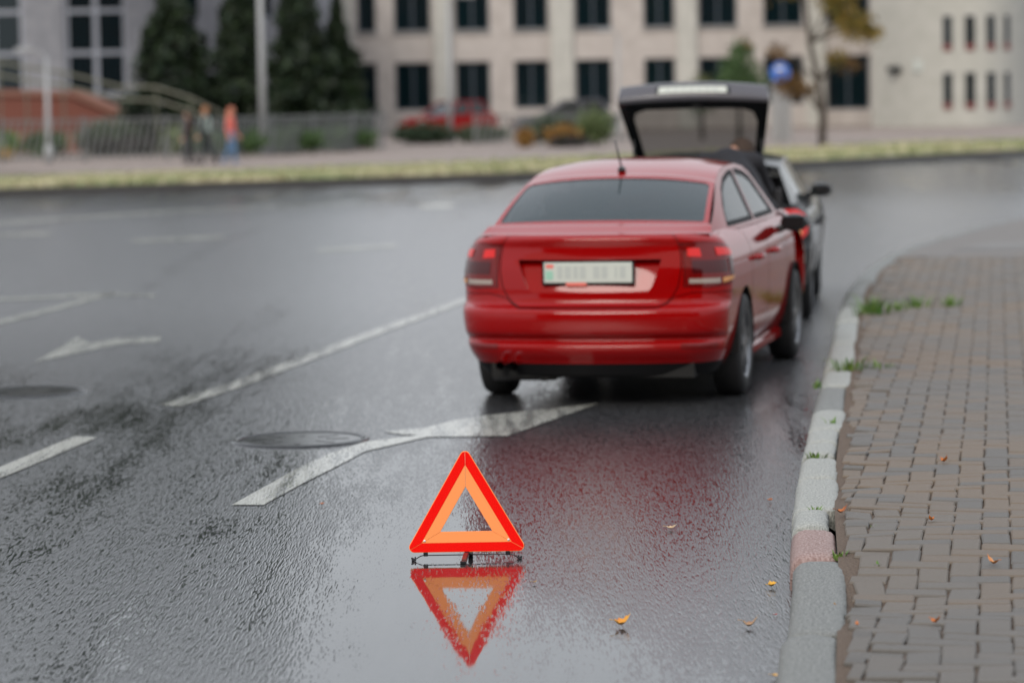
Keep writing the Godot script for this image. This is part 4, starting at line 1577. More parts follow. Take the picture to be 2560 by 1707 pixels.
func build_red_saloon() -> void:
	var t := thing("red_car", "red saloon car stopped at the kerb with a roof aerial, seen from behind", "car", V(0.63, 0.0, 19.35), deg_to_rad(-12.0))
	var sh := Shell.new()
	sh.host = self
	sh.hw = [Vector2(0.18, 0.68), Vector2(0.26, 0.735), Vector2(0.34, 0.765), Vector2(0.45, 0.785), Vector2(0.60, 0.795), Vector2(0.72, 0.80), Vector2(0.80, 0.795), Vector2(0.87, 0.782), Vector2(0.92, 0.765), Vector2(0.96, 0.74), Vector2(0.985, 0.71), Vector2(1.0, 0.68)]
	sh.sr = [Vector2(0.18, -0.84), Vector2(0.26, -0.89), Vector2(0.32, -0.94), Vector2(0.355, -0.955), Vector2(0.375, -0.945), Vector2(0.39, -0.925), Vector2(0.41, -0.93), Vector2(0.43, -0.965), Vector2(0.50, -0.985), Vector2(0.55, -0.985), Vector2(0.572, -0.975), Vector2(0.585, -0.95), Vector2(0.60, -0.905), Vector2(0.63, -0.89), Vector2(0.70, -0.885), Vector2(0.80, -0.875), Vector2(0.88, -0.86), Vector2(0.93, -0.855), Vector2(0.958, -0.862), Vector2(0.976, -0.864), Vector2(0.988, -0.855), Vector2(1.0, -0.83)]
	sh.corner = 0.24
	sh.bow = 0.07
	sh.top = 0.80
	sh.sf = [Vector2(0.18, 3.26), Vector2(0.3, 3.36), Vector2(0.45, 3.40), Vector2(0.58, 3.38), Vector2(0.7, 3.32), Vector2(0.8, 3.22), Vector2(0.9, 3.12), Vector2(1.0, 3.08)]
	sh.plan = [Vector2(-0.9, 1.0), Vector2(-0.42, 1.0), Vector2(0.3, 1.004), Vector2(1.2, 1.0), Vector2(2.2, 0.985), Vector2(2.8, 0.965), Vector2(3.1, 0.94)]
	var rear := func(a: float, y: float) -> Vector3: return sh.rear(a, y)
	var paint: Material = M.red_paint
	var step := Vector2(0.024, 0.011)
	var hint := Vector3(0, 0, 1)
	var lid := P([-0.41, 0.588, 0.41, 0.588, 0.455, 0.61, 0.49, 0.65, 0.515, 0.70, 0.535, 0.80, 0.545, 0.93, 0.56, 1.0, -0.56, 1.0, -0.545, 0.93, -0.535, 0.80, -0.515, 0.70, -0.49, 0.65, -0.455, 0.61])
	var lamp := P([0.55, 0.70, 0.70, 0.692, 0.93, 0.715, 1.02, 0.76, 1.05, 0.83, 1.02, 0.895, 0.86, 0.935, 0.72, 0.95, 0.562, 0.945])
	var lamp_l := PackedVector2Array()
	for p in lamp: lamp_l.append(Vector2(-p.x, p.y))
	lamp_l.reverse()
	# hollow for the number plate: deep under the upper edge, running out below
	var hollow := P([-0.335, 0.668, 0.335, 0.668, 0.365, 0.69, 0.43, 0.858, -0.43, 0.858, -0.365, 0.69])
	var boot := part("boot_lid", panel_mesh(lid, [hollow], step, rear, hint), paint, t)
	var sunk := func(a: float, y: float) -> Vector3: return sh.rear(a, y) + Vector3(0, 0, -0.06 * clampf((y - 0.668) / 0.19, 0.0, 1.0))
	part("plate_hollow", panel_mesh(hollow, [], Vector2(0.04, 0.02), sunk, hint), paint, boot)
	var walls := S()
	for k in hollow.size():
		var h0 := hollow[k]
		var h1 := hollow[(k + 1) % hollow.size()]
		for q in 8:
			var p0 := h0.lerp(h1, q / 8.0)
			var p1 := h0.lerp(h1, (q + 1) / 8.0)
			quad(walls, rear.call(p0.x, p0.y), rear.call(p1.x, p1.y), sunk.call(p1.x, p1.y), sunk.call(p0.x, p0.y))
	part("hollow_edge", done(walls), paint, boot)
	var low := P([-1.15, 0.255, 1.15, 0.255, 1.15, 0.60, 0.95, 0.655, 0.60, 0.66, 0.50, 0.635, 0.46, 0.60, 0.41, 0.58, -0.41, 0.58, -0.46, 0.60, -0.50, 0.635, -0.60, 0.66, -0.95, 0.655, -1.15, 0.60])
	var arch := [disc_poly(-1.57, 0.31, 0.345), disc_poly(1.57, 0.31, 0.345)]
	var bumper := part("bumper", panel_mesh(low, [], step, rear, hint), paint, t)
	part("rear_panel", panel_mesh(rect(0.40, 0.58, 1.15, 1.0), [grown(lid, 0.006), grown(low, 0.005), grown(lamp, 0.004)], step, rear, hint), paint, t)
	part("rear_panel", panel_mesh(rect(-1.15, 0.58, -0.40, 1.0), [grown(lid, 0.006), grown(low, 0.005), grown(lamp_l, 0.004)], step, rear, hint), paint, t)
	part("valance", panel_mesh(rect(-1.15, 0.185, 1.15, 0.253), [], Vector2(0.06, 0.03), rear, hint), M.black_plastic, t)
	var ins := SurfaceTool.new()
	ins.begin(Mesh.PRIMITIVE_TRIANGLES)
	panel(ins, rect(-1.1, 0.30, 1.1, 0.985), [grown(hollow, 0.02)], Vector2(0.06, 0.03), rear, hint, -0.03)
	part("rear_frame", ins.commit(), M.liner, t)
	# lights
	for sg in [-1.0, 1.0]:
		var flip := func(p: PackedVector2Array) -> PackedVector2Array:
			var r := PackedVector2Array()
			for q in p: r.append(Vector2(q.x * sg, q.y))
			if sg < 0: r.reverse()
			return r
		var o := part("tail_light", panel_mesh(flip.call(lamp), [], Vector2(0.02, 0.02), rear, hint, 0.004), M.lens_red, t)
		part("brake_lens", panel_mesh(flip.call(P([0.58, 0.87, 0.66, 0.865, 0.66, 0.915, 0.59, 0.92])), [], Vector2(0.02, 0.02), rear, hint, 0.009), M.lens_bright, o)
		part("brake_lens", panel_mesh(flip.call(P([0.76, 0.87, 0.97, 0.865, 0.97, 0.89, 0.86, 0.91, 0.76, 0.915])), [], Vector2(0.02, 0.02), rear, hint, 0.009), M.lens_bright, o)
		part("dark_lens", panel_mesh(flip.call(rect(0.60, 0.775, 0.84, 0.845)), [], Vector2(0.02, 0.02), rear, hint, 0.008), M.lens_dark, o)
		part("dark_lens", panel_mesh(flip.call(rect(0.865, 0.765, 0.92, 0.85)), [], Vector2(0.02, 0.02), rear, hint, 0.008), M.lens_dark, o)
		part("reverse_lens", panel_mesh(flip.call(P([0.58, 0.716, 0.77, 0.713, 0.77, 0.742, 0.58, 0.742])), [], Vector2(0.02, 0.02), rear, hint, 0.009), M.lens_clear, o)
		part("indicator_lens", panel_mesh(flip.call(P([0.79, 0.714, 0.93, 0.732, 0.94, 0.752, 0.79, 0.743])), [], Vector2(0.02, 0.02), rear, hint, 0.009), M.lens_amber, o)
	# number plate
	var pz := 0.872
	var st := S()
	cbox(st, Vector3(0, 0.782, pz), Vector3(0.545, 0.142, 0.014), 0.004)
	var pl := part("number_plate", done(st), M.black_plastic, boot)
	st = S()
	cbox(st, Vector3(0, 0.785, pz + 0.009), Vector3(0.52, 0.118, 0.008), 0.003)
	part("plate_face", done(st), M.plate_white, pl)
	for q in [[-0.165, 0.030], [-0.118, 0.036], [-0.072, 0.026], [-0.03, 0.034], [0.05, 0.038], [0.098, 0.034], [0.165, 0.012], [0.205, 0.034]]:
		st = S()
		box(st, Vector3(q[0], 0.788, pz + 0.0136), Vector3(q[1], 0.07, 0.002))
		part("plate_character", done(st), M.plate_grey, pl)
	st = S()
	box(st, Vector3(-0.228, 0.77, pz + 0.0136), Vector3(0.045, 0.05, 0.002))
	part("plate_green_mark", done(st), M.plate_green, pl)
	st = S()
	box(st, Vector3(-0.225, 0.823, pz + 0.0136), Vector3(0.045, 0.022, 0.002))
	part("plate_red_mark", done(st), M.plate_red, pl)
	st = S()
	box(st, Vector3(-0.07, 0.718, pz + 0.009), Vector3(0.12, 0.02, 0.01))
	part("plate_sticker", done(st), M.plate_red, pl)
	# reflectors at the bumper's lower corners
	for sg in [-1.0, 1.0]:
		var r0 := rect(0.56, 0.345, 0.80, 0.372) if sg > 0 else rect(-0.80, 0.345, -0.56, 0.372)
		part("reflector", panel_mesh(r0, [], Vector2(0.03, 0.02), rear, hint, 0.004), M.lens_red, bumper)
	# exhaust
	st = S(true)
	for x in [-0.52, -0.44]: tube(st, [Vector3(x, 0.255, 0.6), Vector3(x, 0.25, 0.93)], [0.026], 10, false)
	part("exhaust_pipe", done(st), M.chrome, t)
	st = S(true)
	tube(st, [Vector3(-0.25, 0.22, 0.62), Vector3(-0.62, 0.22, 0.62)], [0.085], 12)
	tube(st, [Vector3(-0.30, 0.17, 0.75), Vector3(-0.22, 0.16, 0.2), Vector3(-0.1, 0.2, -0.8)], [0.03], 8)
	part("silencer", done(st), M.steel, t)
	car_sides(t, sh, paint, 0.22, 1.0, [0.0, 2.55], [0.30, 1.10, 2.12])
	car_under(t, -0.4, 3.1)
	for a in [0.0, 2.55]:
		for sg in [-1.0, 1.0]: wheel(t, Vector3(sg * 0.71, 0.305, -a), 0.305, 0.19, Vector3(sg, 0, 0))
	# front end
	var front := func(a: float, y: float) -> Vector3: return sh.front(a, y)
	part("front_bumper", panel_mesh(rect(-1.15, 0.2, 1.15, 0.88), [], Vector2(0.06, 0.05), front, Vector3(0, 0, -1)), paint, t)
	for sg in [-1.0, 1.0]:
		part("headlight", panel_mesh(rect(0.42, 0.62, 0.95, 0.76) if sg > 0 else rect(-0.95, 0.62, -0.42, 0.76), [], Vector2(0.05, 0.05), front, Vector3(0, 0, -1), 0.006), M.lens_clear, t)
	var hood := func(u: float, v: float) -> Vector3:
		var s := lerpf(2.38, 3.12, v)
		var w: float = lerpf(0.70, 0.72, v)
		return sh.c(u * w, lerpf(1.0, 0.86, v * v) + 0.035 * (1.0 - u * u), s - 0.05 * u * u)
	part("bonnet", panel_mesh(rect(-1, 0, 1, 1), [], Vector2(0.1, 0.1), hood, Vector3.UP), paint, t)
	# boot deck
	var deck := func(u: float, v: float) -> Vector3:
		var x := u * lerpf(0.69, 0.66, v)
		var s := lerpf(-0.82 + sh.bow * u * u + 0.10 * pow(absf(u), 5.0), -0.46 - 0.05 * (1.0 - u * u), v)
		return sh.c(x, lerpf(0.997, 1.045, smoothstep(0.0, 1.0, v)) + 0.012 * (1.0 - u * u) * v, s)
	part("boot_deck", panel_mesh(rect(-1, 0, 1, 1), [], Vector2(0.08, 0.12), deck, Vector3.UP), paint, t)
	# greenhouse
	var gplan := [Vector2(-0.5, 0.90), Vector2(-0.1, 0.965), Vector2(0.4, 1.0), Vector2(1.6, 1.0), Vector2(2.45, 0.97)]
	var gx := func(s: float, y: float) -> float: return lerpf(0.715, 0.555, clampf((y - 0.98) / 0.36, 0.0, 1.1)) * curve(gplan, s)
	var edge := [Vector2(0.24, 1.268), Vector2(0.5, 1.318), Vector2(0.9, 1.352), Vector2(1.3, 1.356), Vector2(1.6, 1.332), Vector2(1.8, 1.285)]
	var outline := P([-0.46, 0.985, 2.42, 0.985, 1.8, 1.285, 1.6, 1.332, 1.3, 1.356, 0.9, 1.352, 0.5, 1.318, 0.24, 1.268])
	var w_rear := P([0.02, 1.005, 1.07, 1.005, 1.07, 1.325, 0.85, 1.32, 0.55, 1.285, 0.34, 1.23, 0.14, 1.13])
	var w_front := P([1.13, 1.005, 2.22, 1.005, 1.74, 1.265, 1.55, 1.305, 1.3, 1.327, 1.13, 1.326])
	for sg in [-1.0, 1.0]:
		var gs := func(s: float, y: float) -> Vector3: return sh.c(sg * gx.call(s, y), y, s)
		part("pillars", panel_mesh(outline, [w_rear, w_front], Vector2(0.1, 0.06), gs, Vector3(sg, 0.2, 0)), paint, t)
		for w in [w_rear, w_front]:
			var g := part("side_window", panel_mesh(w, [], Vector2(0.2, 0.2), gs, Vector3(sg, 0.2, 0), -0.008), M.car_glass, t)
			var s3 := SurfaceTool.new()
			s3.begin(Mesh.PRIMITIVE_TRIANGLES)
			panel(s3, w, [grown(w, -0.032)], Vector2(0.08, 0.05), gs, Vector3(sg, 0.2, 0), -0.003)
			part("seal", s3.commit(), M.black_plastic, g)
		mirror(t, sh.c(sg * 0.745, 0.90, 1.9), sg, M.gloss_black)
	var roof := func(u: float, s: float) -> Vector3:
		var x: float = gx.call(s, curve(edge, s))
		return sh.c(u * x, curve(edge, s) + 0.048 * (1.0 - pow(absf(u), 2.6)), s - 0.05 * (1.0 - u * u) * smoothstep(0.6, 0.24, s))
	part("roof", panel_mesh(rect(-1, 0.24, 1, 1.8), [], Vector2(0.08, 0.08), roof, Vector3.UP), paint, t)
	var rw := func(u: float, v: float) -> Vector3:
		var s := lerpf(-0.46, 0.24, v)
		var y := lerpf(1.04, 1.268, v) + 0.012 * sin(v * PI)
		var x: float = lerpf(gx.call(-0.46, 0.985), gx.call(0.24, 1.268), v)
		return sh.c(u * x, y + lerpf(0.014, 0.048, v) * (1.0 - pow(absf(u), 2.4)), s - 0.05 * (1.0 - u * u))
	var pane := P([-0.94, 0.05, 0.94, 0.05, 0.955, 0.1, 0.955, 0.86, 0.92, 0.93, -0.92, 0.93, -0.955, 0.86, -0.955, 0.1])
	part("window_surround", panel_mesh(rect(-1, 0, 1, 1), [pane], Vector2(0.06, 0.06), rw, Vector3(0, 0.5, 1)), paint, t)
	part("rear_window", panel_mesh(pane, [], Vector2(0.08, 0.08), rw, Vector3(0, 0.5, 1), -0.004), M.car_glass, t)
	var wsc := func(u: float, v: float) -> Vector3:
		var x: float = lerpf(gx.call(2.42, 0.985), gx.call(1.8, 1.285), v)
		return sh.c(u * x, lerpf(0.985, 1.285, v) + 0.048 * (1.0 - u * u), lerpf(2.42, 1.8, v) + 0.12 * (1.0 - u * u) * (1.0 - v))
	part("windscreen", panel_mesh(rect(-1, 0, 1, 1), [], Vector2(0.2, 0.2), wsc, Vector3(0, 0.5, -1)), M.car_glass, t)
	st = S()
	box(st, Vector3(0, 0.985, 0.1), Vector3(1.2, 0.02, 0.6))
	part("parcel_shelf", done(st), M.seat_cloth, t)
	car_seats(t, 0.35, 1.25, 0.42)
	# roof aerial
	st = S(true)
	blob(st, roof.call(0.0, 0.34) + Vector3(0, 0.012, 0), Vector3(0.026, 0.022, 0.035), 8)
	var ae := part("aerial", done(st), M.gloss_black, t)
	st = S(true)
	var a0: Vector3 = roof.call(0.0, 0.34) + Vector3(0, 0.02, 0)
	tube(st, [a0, a0 + Vector3(-0.03, 0.17, 0.05)], [0.006, 0.005], 6)
	part("rod", done(st), M.wire_black, ae)


func build_grey_hatchback() -> void:
	var t := thing("grey_car", "dark grey hatchback with its tailgate open in front of the red car", "car", V(1.56, 0.0, 25.6), deg_to_rad(-7.0))
	var sh := Shell.new()
	sh.host = self
	sh.hw = [Vector2(0.18, 0.74), Vector2(0.26, 0.80), Vector2(0.34, 0.83), Vector2(0.45, 0.855), Vector2(0.60, 0.87), Vector2(0.75, 0.875), Vector2(0.85, 0.865), Vector2(0.93, 0.84), Vector2(0.98, 0.805), Vector2(1.02, 0.765)]
	sh.sr = [Vector2(0.18, -0.80), Vector2(0.28, -0.86), Vector2(0.40, -0.90), Vector2(0.55, -0.91), Vector2(0.64, -0.89), Vector2(0.67, -0.85), Vector2(0.75, -0.84), Vector2(0.9, -0.81), Vector2(1.02, -0.77)]
	sh.sf = [Vector2(0.18, 3.3), Vector2(0.3, 3.42), Vector2(0.45, 3.46), Vector2(0.6, 3.43), Vector2(0.75, 3.33), Vector2(0.9, 3.15), Vector2(1.02, 3.1)]
	sh.plan = [Vector2(-0.9, 0.99), Vector2(-0.42, 1.0), Vector2(0.3, 1.01), Vector2(1.2, 1.015), Vector2(2.2, 1.0), Vector2(2.8, 0.985), Vector2(3.1, 0.96)]
	sh.top = 0.875
	sh.low = 0.88
	sh.corner = 0.18
	sh.reach = 1.2
	var paint: Material = M.grey_paint
	var rear := func(a: float, y: float) -> Vector3: return sh.rear(a, y)
	var hint := Vector3(0, 0, 1)
	var step := Vector2(0.04, 0.03)
	var opening := P([-0.56, 0.66, 0.56, 0.66, 0.60, 0.75, 0.62, 1.03, -0.62, 1.03, -0.60, 0.75])
	var lamp := P([0.64, 0.70, 0.78, 0.70, 0.86, 0.76, 0.88, 0.86, 0.87, 0.93, 0.82, 0.97, 0.66, 0.97])
	var lamp_l := PackedVector2Array()
	for p in lamp: lamp_l.append(Vector2(-p.x, p.y))
	lamp_l.reverse()
	part("bumper", panel_mesh(rect(-1.2, 0.30, 1.2, 0.655), [], step, rear, hint), paint, t)
	part("valance", panel_mesh(rect(-1.2, 0.18, 1.2, 0.298), [], Vector2(0.08, 0.04), rear, hint), M.black_plastic, t)
	part("rear_panel", panel_mesh(rect(0.5, 0.66, 1.2, 1.02), [opening, grown(lamp, 0.004)], step, rear, hint), paint, t)
	part("rear_panel", panel_mesh(rect(-1.2, 0.66, -0.5, 1.02), [opening, grown(lamp_l, 0.004)], step, rear, hint), paint, t)
	for sg in [-1.0, 1.0]:
		var flip := func(p: PackedVector2Array) -> PackedVector2Array:
			var r := PackedVector2Array()
			for q in p: r.append(Vector2(q.x * sg, q.y))
			if sg < 0: r.reverse()
			return r
		var o := part("tail_light", panel_mesh(flip.call(lamp), [], Vector2(0.03, 0.03), rear, hint, 0.004), M.lens_bright, t)
		part("indicator_lens", panel_mesh(flip.call(rect(0.67, 0.75, 0.80, 0.79)), [], Vector2(0.03, 0.03), rear, hint, 0.009), M.lens_amber, o)
	# load space
	var st := S()
	box(st, Vector3(0, 0.60, 0.35), Vector3(1.2, 0.04, 0.9))
	box(st, Vector3(0, 0.85, -0.1), Vector3(1.2, 0.55, 0.06))
	for sg in [-1.0, 1.0]: box(st, Vector3(sg * 0.62, 0.82, 0.33), Vector3(0.05, 0.45, 0.85))
	part("load_space", done(st), M.seat_cloth, t)
	car_sides(t, sh, paint, 0.22, 1.02, [0.0, 2.6], [0.32, 1.12, 2.15])
	car_under(t, -0.4, 3.1)
	for a in [0.0, 2.6]:
		for sg in [-1.0, 1.0]: wheel(t, Vector3(sg * 0.755, 0.31, -a), 0.31, 0.2, Vector3(sg, 0, 0))
	var front := func(a: float, y: float) -> Vector3: return sh.front(a, y)
	part("front_bumper", panel_mesh(rect(-1.2, 0.2, 1.2, 0.92), [], Vector2(0.08, 0.06), front, Vector3(0, 0, -1)), paint, t)
	for sg in [-1.0, 1.0]:
		part("headlight", panel_mesh(rect(0.45, 0.64, 1.0, 0.8) if sg > 0 else rect(-1.0, 0.64, -0.45, 0.8), [], Vector2(0.06, 0.06), front, Vector3(0, 0, -1), 0.006), M.lens_clear, t)
	var hood := func(u: float, v: float) -> Vector3:
		return sh.c(u * 0.75, lerpf(1.02, 0.90, v * v) + 0.035 * (1.0 - u * u), lerpf(2.4, 3.16, v) - 0.05 * u * u)
	part("bonnet", panel_mesh(rect(-1, 0, 1, 1), [], Vector2(0.15, 0.15), hood, Vector3.UP), paint, t)
	var gplan := [Vector2(-0.8, 0.93), Vector2(-0.3, 0.97), Vector2(0.4, 1.0), Vector2(1.6, 1.0), Vector2(2.5, 0.97)]
	var gx := func(s: float, y: float) -> float: return lerpf(0.775, 0.60, clampf((y - 1.0) / 0.40, 0.0, 1.1)) * curve(gplan, s)
	var edge := [Vector2(-0.30, 1.33), Vector2(0.2, 1.375), Vector2(0.8, 1.40), Vector2(1.3, 1.395), Vector2(1.65, 1.36), Vector2(1.85, 1.31)]
	var outline := P([-0.76, 1.005, 2.45, 1.005, 1.85, 1.31, 1.65, 1.36, 1.3, 1.395, 0.8, 1.40, 0.2, 1.375, -0.30, 1.33, -0.42, 1.30])
	var w_rear := P([-0.02, 1.03, 1.08, 1.03, 1.08, 1.365, 0.8, 1.368, 0.3, 1.35, 0.10, 1.30])
	var w_front := P([1.14, 1.03, 2.25, 1.03, 1.78, 1.295, 1.55, 1.345, 1.3, 1.366, 1.14, 1.367])
	for sg in [-1.0, 1.0]:
		var gs := func(s: float, y: float) -> Vector3: return sh.c(sg * gx.call(s, y), y, s)
		part("pillars", panel_mesh(outline, [w_rear, w_front], Vector2(0.1, 0.06), gs, Vector3(sg, 0.2, 0)), paint, t)
		for w in [w_rear, w_front]:
			part("side_window", panel_mesh(w, [], Vector2(0.2, 0.2), gs, Vector3(sg, 0.2, 0), -0.008), M.tailgate_glass, t)
		mirror(t, sh.c(sg * 0.77, 1.0, 1.7), sg, M.gloss_black)
	var roof := func(u: float, s: float) -> Vector3:
		var x: float = gx.call(s, curve(edge, s))
		return sh.c(u * x, curve(edge, s) + 0.05 * (1.0 - pow(absf(u), 2.6)), s)
	part("roof", panel_mesh(rect(-1, -0.30, 1, 1.85), [], Vector2(0.1, 0.1), roof, Vector3.UP), paint, t)
	var wsc := func(u: float, v: float) -> Vector3:
		var x: float = lerpf(gx.call(2.45, 1.005), gx.call(1.85, 1.31), v)
		return sh.c(u * x, lerpf(1.005, 1.31, v) + 0.05 * (1.0 - u * u), lerpf(2.45, 1.85, v) + 0.12 * (1.0 - u * u) * (1.0 - v))
	part("windscreen", panel_mesh(rect(-1, 0, 1, 1), [], Vector2(0.2, 0.2), wsc, Vector3(0, 0.5, -1)), M.tailgate_glass, t)
	car_seats(t, 0.3, 1.3, 0.45)
	# the tailgate, swung up about its hinge at the rear of the roof: v runs from the hinge to its free edge
	var h_s := [Vector2(0, -0.34), Vector2(0.15, -0.46), Vector2(0.70, -1.12), Vector2(0.78, -1.22), Vector2(0.86, -1.25), Vector2(1.0, -1.19)]
	var h_y := [Vector2(0, 1.215), Vector2(0.15, 1.25), Vector2(0.70, 1.665), Vector2(0.78, 1.715), Vector2(0.86, 1.757), Vector2(1.0, 1.845)]
	var h_w := [Vector2(0, 0.47), Vector2(0.15, 0.485), Vector2(0.70, 0.565), Vector2(0.85, 0.575), Vector2(1.0, 0.55)]
	var gate := func(u: float, v: float) -> Vector3:
		var r := 1.0 - u * u
		return Vector3(u * curve(h_w, v), curve(h_y, v) + 0.035 * r * smoothstep(0.5, 1.0, v), -curve(h_s, v) + 0.05 * r * v)
	var g_pane := P([-0.84, 0.12, 0.84, 0.12, 0.88, 0.2, 0.87, 0.58, 0.80, 0.68, 0.66, 0.71, -0.66, 0.71, -0.80, 0.68, -0.87, 0.58, -0.88, 0.2])
	var frame := panel_mesh(rect(-1, 0, 1, 0.80), [g_pane], Vector2(0.08, 0.05), gate, Vector3(0, -0.6, 1))
	var tail := part("tailgate", frame, M.gloss_black, t)
	part("tailgate_skin", panel_mesh(rect(-1, 0, 1, 0.80), [g_pane], Vector2(0.08, 0.05), gate, Vector3(0, 0.6, -1), 0.05), paint, tail)
	part("tailgate_window", panel_mesh(g_pane, [], Vector2(0.1, 0.1), gate, Vector3(0, -0.6, 1), -0.02), M.tailgate_glass, tail)
	part("tailgate_panel", panel_mesh(rect(-1, 0.80, 1, 1.0), [], Vector2(0.08, 0.02), gate, Vector3(0, -0.4, 1)), M.silver_paint, tail)
	part("tailgate_back", panel_mesh(rect(-1, 0.80, 1, 1.0), [], Vector2(0.1, 0.05), gate, Vector3(0, 0.4, -1), 0.06), paint, tail)
	for sg in [-1.0, 1.0]:
		# the thick edge of the tailgate, and its gas strut
		st = S()
		for k in 20:
			var v0 := k / 20.0
			var v1 := (k + 1) / 20.0
			var n := Vector3(0, 0.03, -0.05)
			var p0: Vector3 = gate.call(sg, v0)
			var p1: Vector3 = gate.call(sg, v1)
			quad(st, p0, p1, p1 + n, p0 + n)
		part("tailgate_edge", done(st), M.gloss_black, tail)
		st = S(true)
		tube(st, [sh.c(sg * 0.5, 1.05, -0.60), gate.call(sg * 0.95, 0.42)], [0.012, 0.008], 6)
		part("gas_strut", done(st), M.wire_black, tail)
	st = S()
	for k in 20:
		var u0 := -1.0 + k / 10.0
		var u1 := u0 + 0.1
		var p0: Vector3 = gate.call(u0, 1.0)
		var p1: Vector3 = gate.call(u1, 1.0)
		var n := Vector3(0, 0.012, -0.06)
		quad(st, p0, p1, p1 + n, p0 + n)
	part("tailgate_lip", done(st), paint, tail)
	var strip := func(u: float, v: float) -> Vector3: return gate.call(u, v)
	part("plate_recess", panel_mesh(rect(-0.50, 0.885, 0.50, 0.968), [], Vector2(0.1, 0.03), strip, Vector3(0, -0.4, 1), 0.004), M.gloss_black, tail)
	var np := part("number_plate", panel_mesh(rect(-0.46, 0.892, 0.455, 0.960), [], Vector2(0.1, 0.03), strip, Vector3(0, -0.4, 1), 0.009), M.plate_white, tail)
	for k in 7:
		part("plate_character", panel_mesh(rect(-0.36 + k * 0.105, 0.905, -0.30 + k * 0.105, 0.947), [], Vector2(0.1, 0.03), strip, Vector3(0, -0.4, 1), 0.011), M.plate_grey, np)
	st = S(true)
	blob(st, gate.call(0.05, 0.735) + Vector3(0, 0, 0.02), Vector3(0.05, 0.02, 0.02), 6)
	part("tailgate_handle", done(st), M.black_plastic, tail)


# ---------------------------------------------------------------- people
# Bones [from, to, radius at from, radius at to, colour] joined into one skin: a distance field on a grid, meshed as surface nets.
func figure(bones: Array, cell: float, blend := 0.035) -> ArrayMesh:
	var lo: Vector3 = bones[0][0]
	var hi: Vector3 = bones[0][0]
	for b in bones:
		var r: float = maxf(b[2], b[3]) + cell * 3
		for p in [b[0], b[1]]:
			lo = lo.min(p - Vector3.ONE * r)
			hi = hi.max(p + Vector3.ONE * r)
	var n := Vector3i(((hi - lo) / cell).ceil()) + Vector3i.ONE
	var f := PackedFloat32Array()
	f.resize(n.x * n.y * n.z)
	f.fill(1.0)
	for b in bones:
		var a: Vector3 = b[0]
		var ab: Vector3 = b[1] - a
		var l2 := maxf(ab.length_squared(), 1e-8)
		var m: float = maxf(b[2], b[3]) + blend + cell * 2
		var i0 := Vector3i(((a.min(b[1]) - Vector3.ONE * m - lo) / cell).floor()).clamp(Vector3i.ZERO, n - Vector3i.ONE)
		var i1 := Vector3i(((a.max(b[1]) + Vector3.ONE * m - lo) / cell).ceil()).clamp(Vector3i.ZERO, n - Vector3i.ONE)
		for z in range(i0.z, i1.z + 1):
			for y in range(i0.y, i1.y + 1):
				for x in range(i0.x, i1.x + 1):
					var p := lo + Vector3(x, y, z) * cell - a
					var t := clampf(p.dot(ab) / l2, 0.0, 1.0)
					var d: float = p.distance_to(ab * t) - lerpf(b[2], b[3], t)
					var k := (z * n.y + y) * n.x + x
					var h := maxf(blend - absf(f[k] - d), 0.0) / blend
					f[k] = minf(f[k], d) - h * h * blend * 0.25
	var ids := {}
	var verts := PackedVector3Array()
	var cols := PackedColorArray()
	var tris := PackedInt32Array()
	var sy := n.x
	var sz := n.x * n.y
	for z in n.z - 1:
		for y in n.y - 1:
			for x in n.x - 1:
				var k := z * sz + y * sy + x
				var mask := 0
				var sum := Vector3.ZERO
				var cnt := 0
				var v := [f[k], f[k + 1], f[k + sy], f[k + sy + 1], f[k + sz], f[k + sz + 1], f[k + sz + sy], f[k + sz + sy + 1]]
				for q in 8: if v[q] < 0: mask |= 1 << q
				if mask == 0 or mask == 255: continue
				for e in [[0, 1], [2, 3], [4, 5], [6, 7], [0, 2], [1, 3], [4, 6], [5, 7], [0, 4], [1, 5], [2, 6], [3, 7]]:
					var va: float = v[e[0]]
					var vb: float = v[e[1]]
					if (va < 0) == (vb < 0): continue
					var t := va / (va - vb)
					var pa := Vector3(e[0] & 1, (e[0] >> 1) & 1, e[0] >> 2)
					var pb := Vector3(e[1] & 1, (e[1] >> 1) & 1, e[1] >> 2)
					sum += pa.lerp(pb, t)
					cnt += 1
				var p := lo + (Vector3(x, y, z) + sum / cnt) * cell
				ids[k] = verts.size()
				verts.append(p)
				var best := 9.0
				var col := Color.WHITE
				for b in bones:
					var ab: Vector3 = b[1] - b[0]
					var t2 := clampf((p - b[0]).dot(ab) / maxf(ab.length_squared(), 1e-8), 0.0, 1.0)
					var d: float = p.distance_to(b[0] + ab * t2) - lerpf(b[2], b[3], t2)
					if d < best:
						best = d
						col = b[4]
				cols.append(col)
	for k in ids:
		var x: int = k % sy
		var y: int = (k / sy) % n.y
		var z: int = k / sz
		for ax in 3:
			var st := [1, sy, sz][ax] as int
			var u := [sy, sz, 1][ax] as int
			var w := [sz, 1, sy][ax] as int
			var c := [x, y, z]
			if c[(ax + 1) % 3] == 0 or c[(ax + 2) % 3] == 0: continue
			if (f[k] < 0) == (f[k + st] < 0): continue
			if not (ids.has(k - u) and ids.has(k - w) and ids.has(k - u - w)): continue
			var q := [ids[k], ids[k - u], ids[k - u - w], ids[k - w]]
			if f[k] < 0: tris.append_array(PackedInt32Array([q[0], q[2], q[1], q[0], q[3], q[2]]))
			else: tris.append_array(PackedInt32Array([q[0], q[1], q[2], q[0], q[2], q[3]]))
	var s := SurfaceTool.new()
	s.begin(Mesh.PRIMITIVE_TRIANGLES)
	s.set_smooth_group(0)
	for i in tris:
		s.set_color(cols[i])
		s.add_vertex(verts[i])
	s.generate_normals()
	s.index()
	return s.commit()


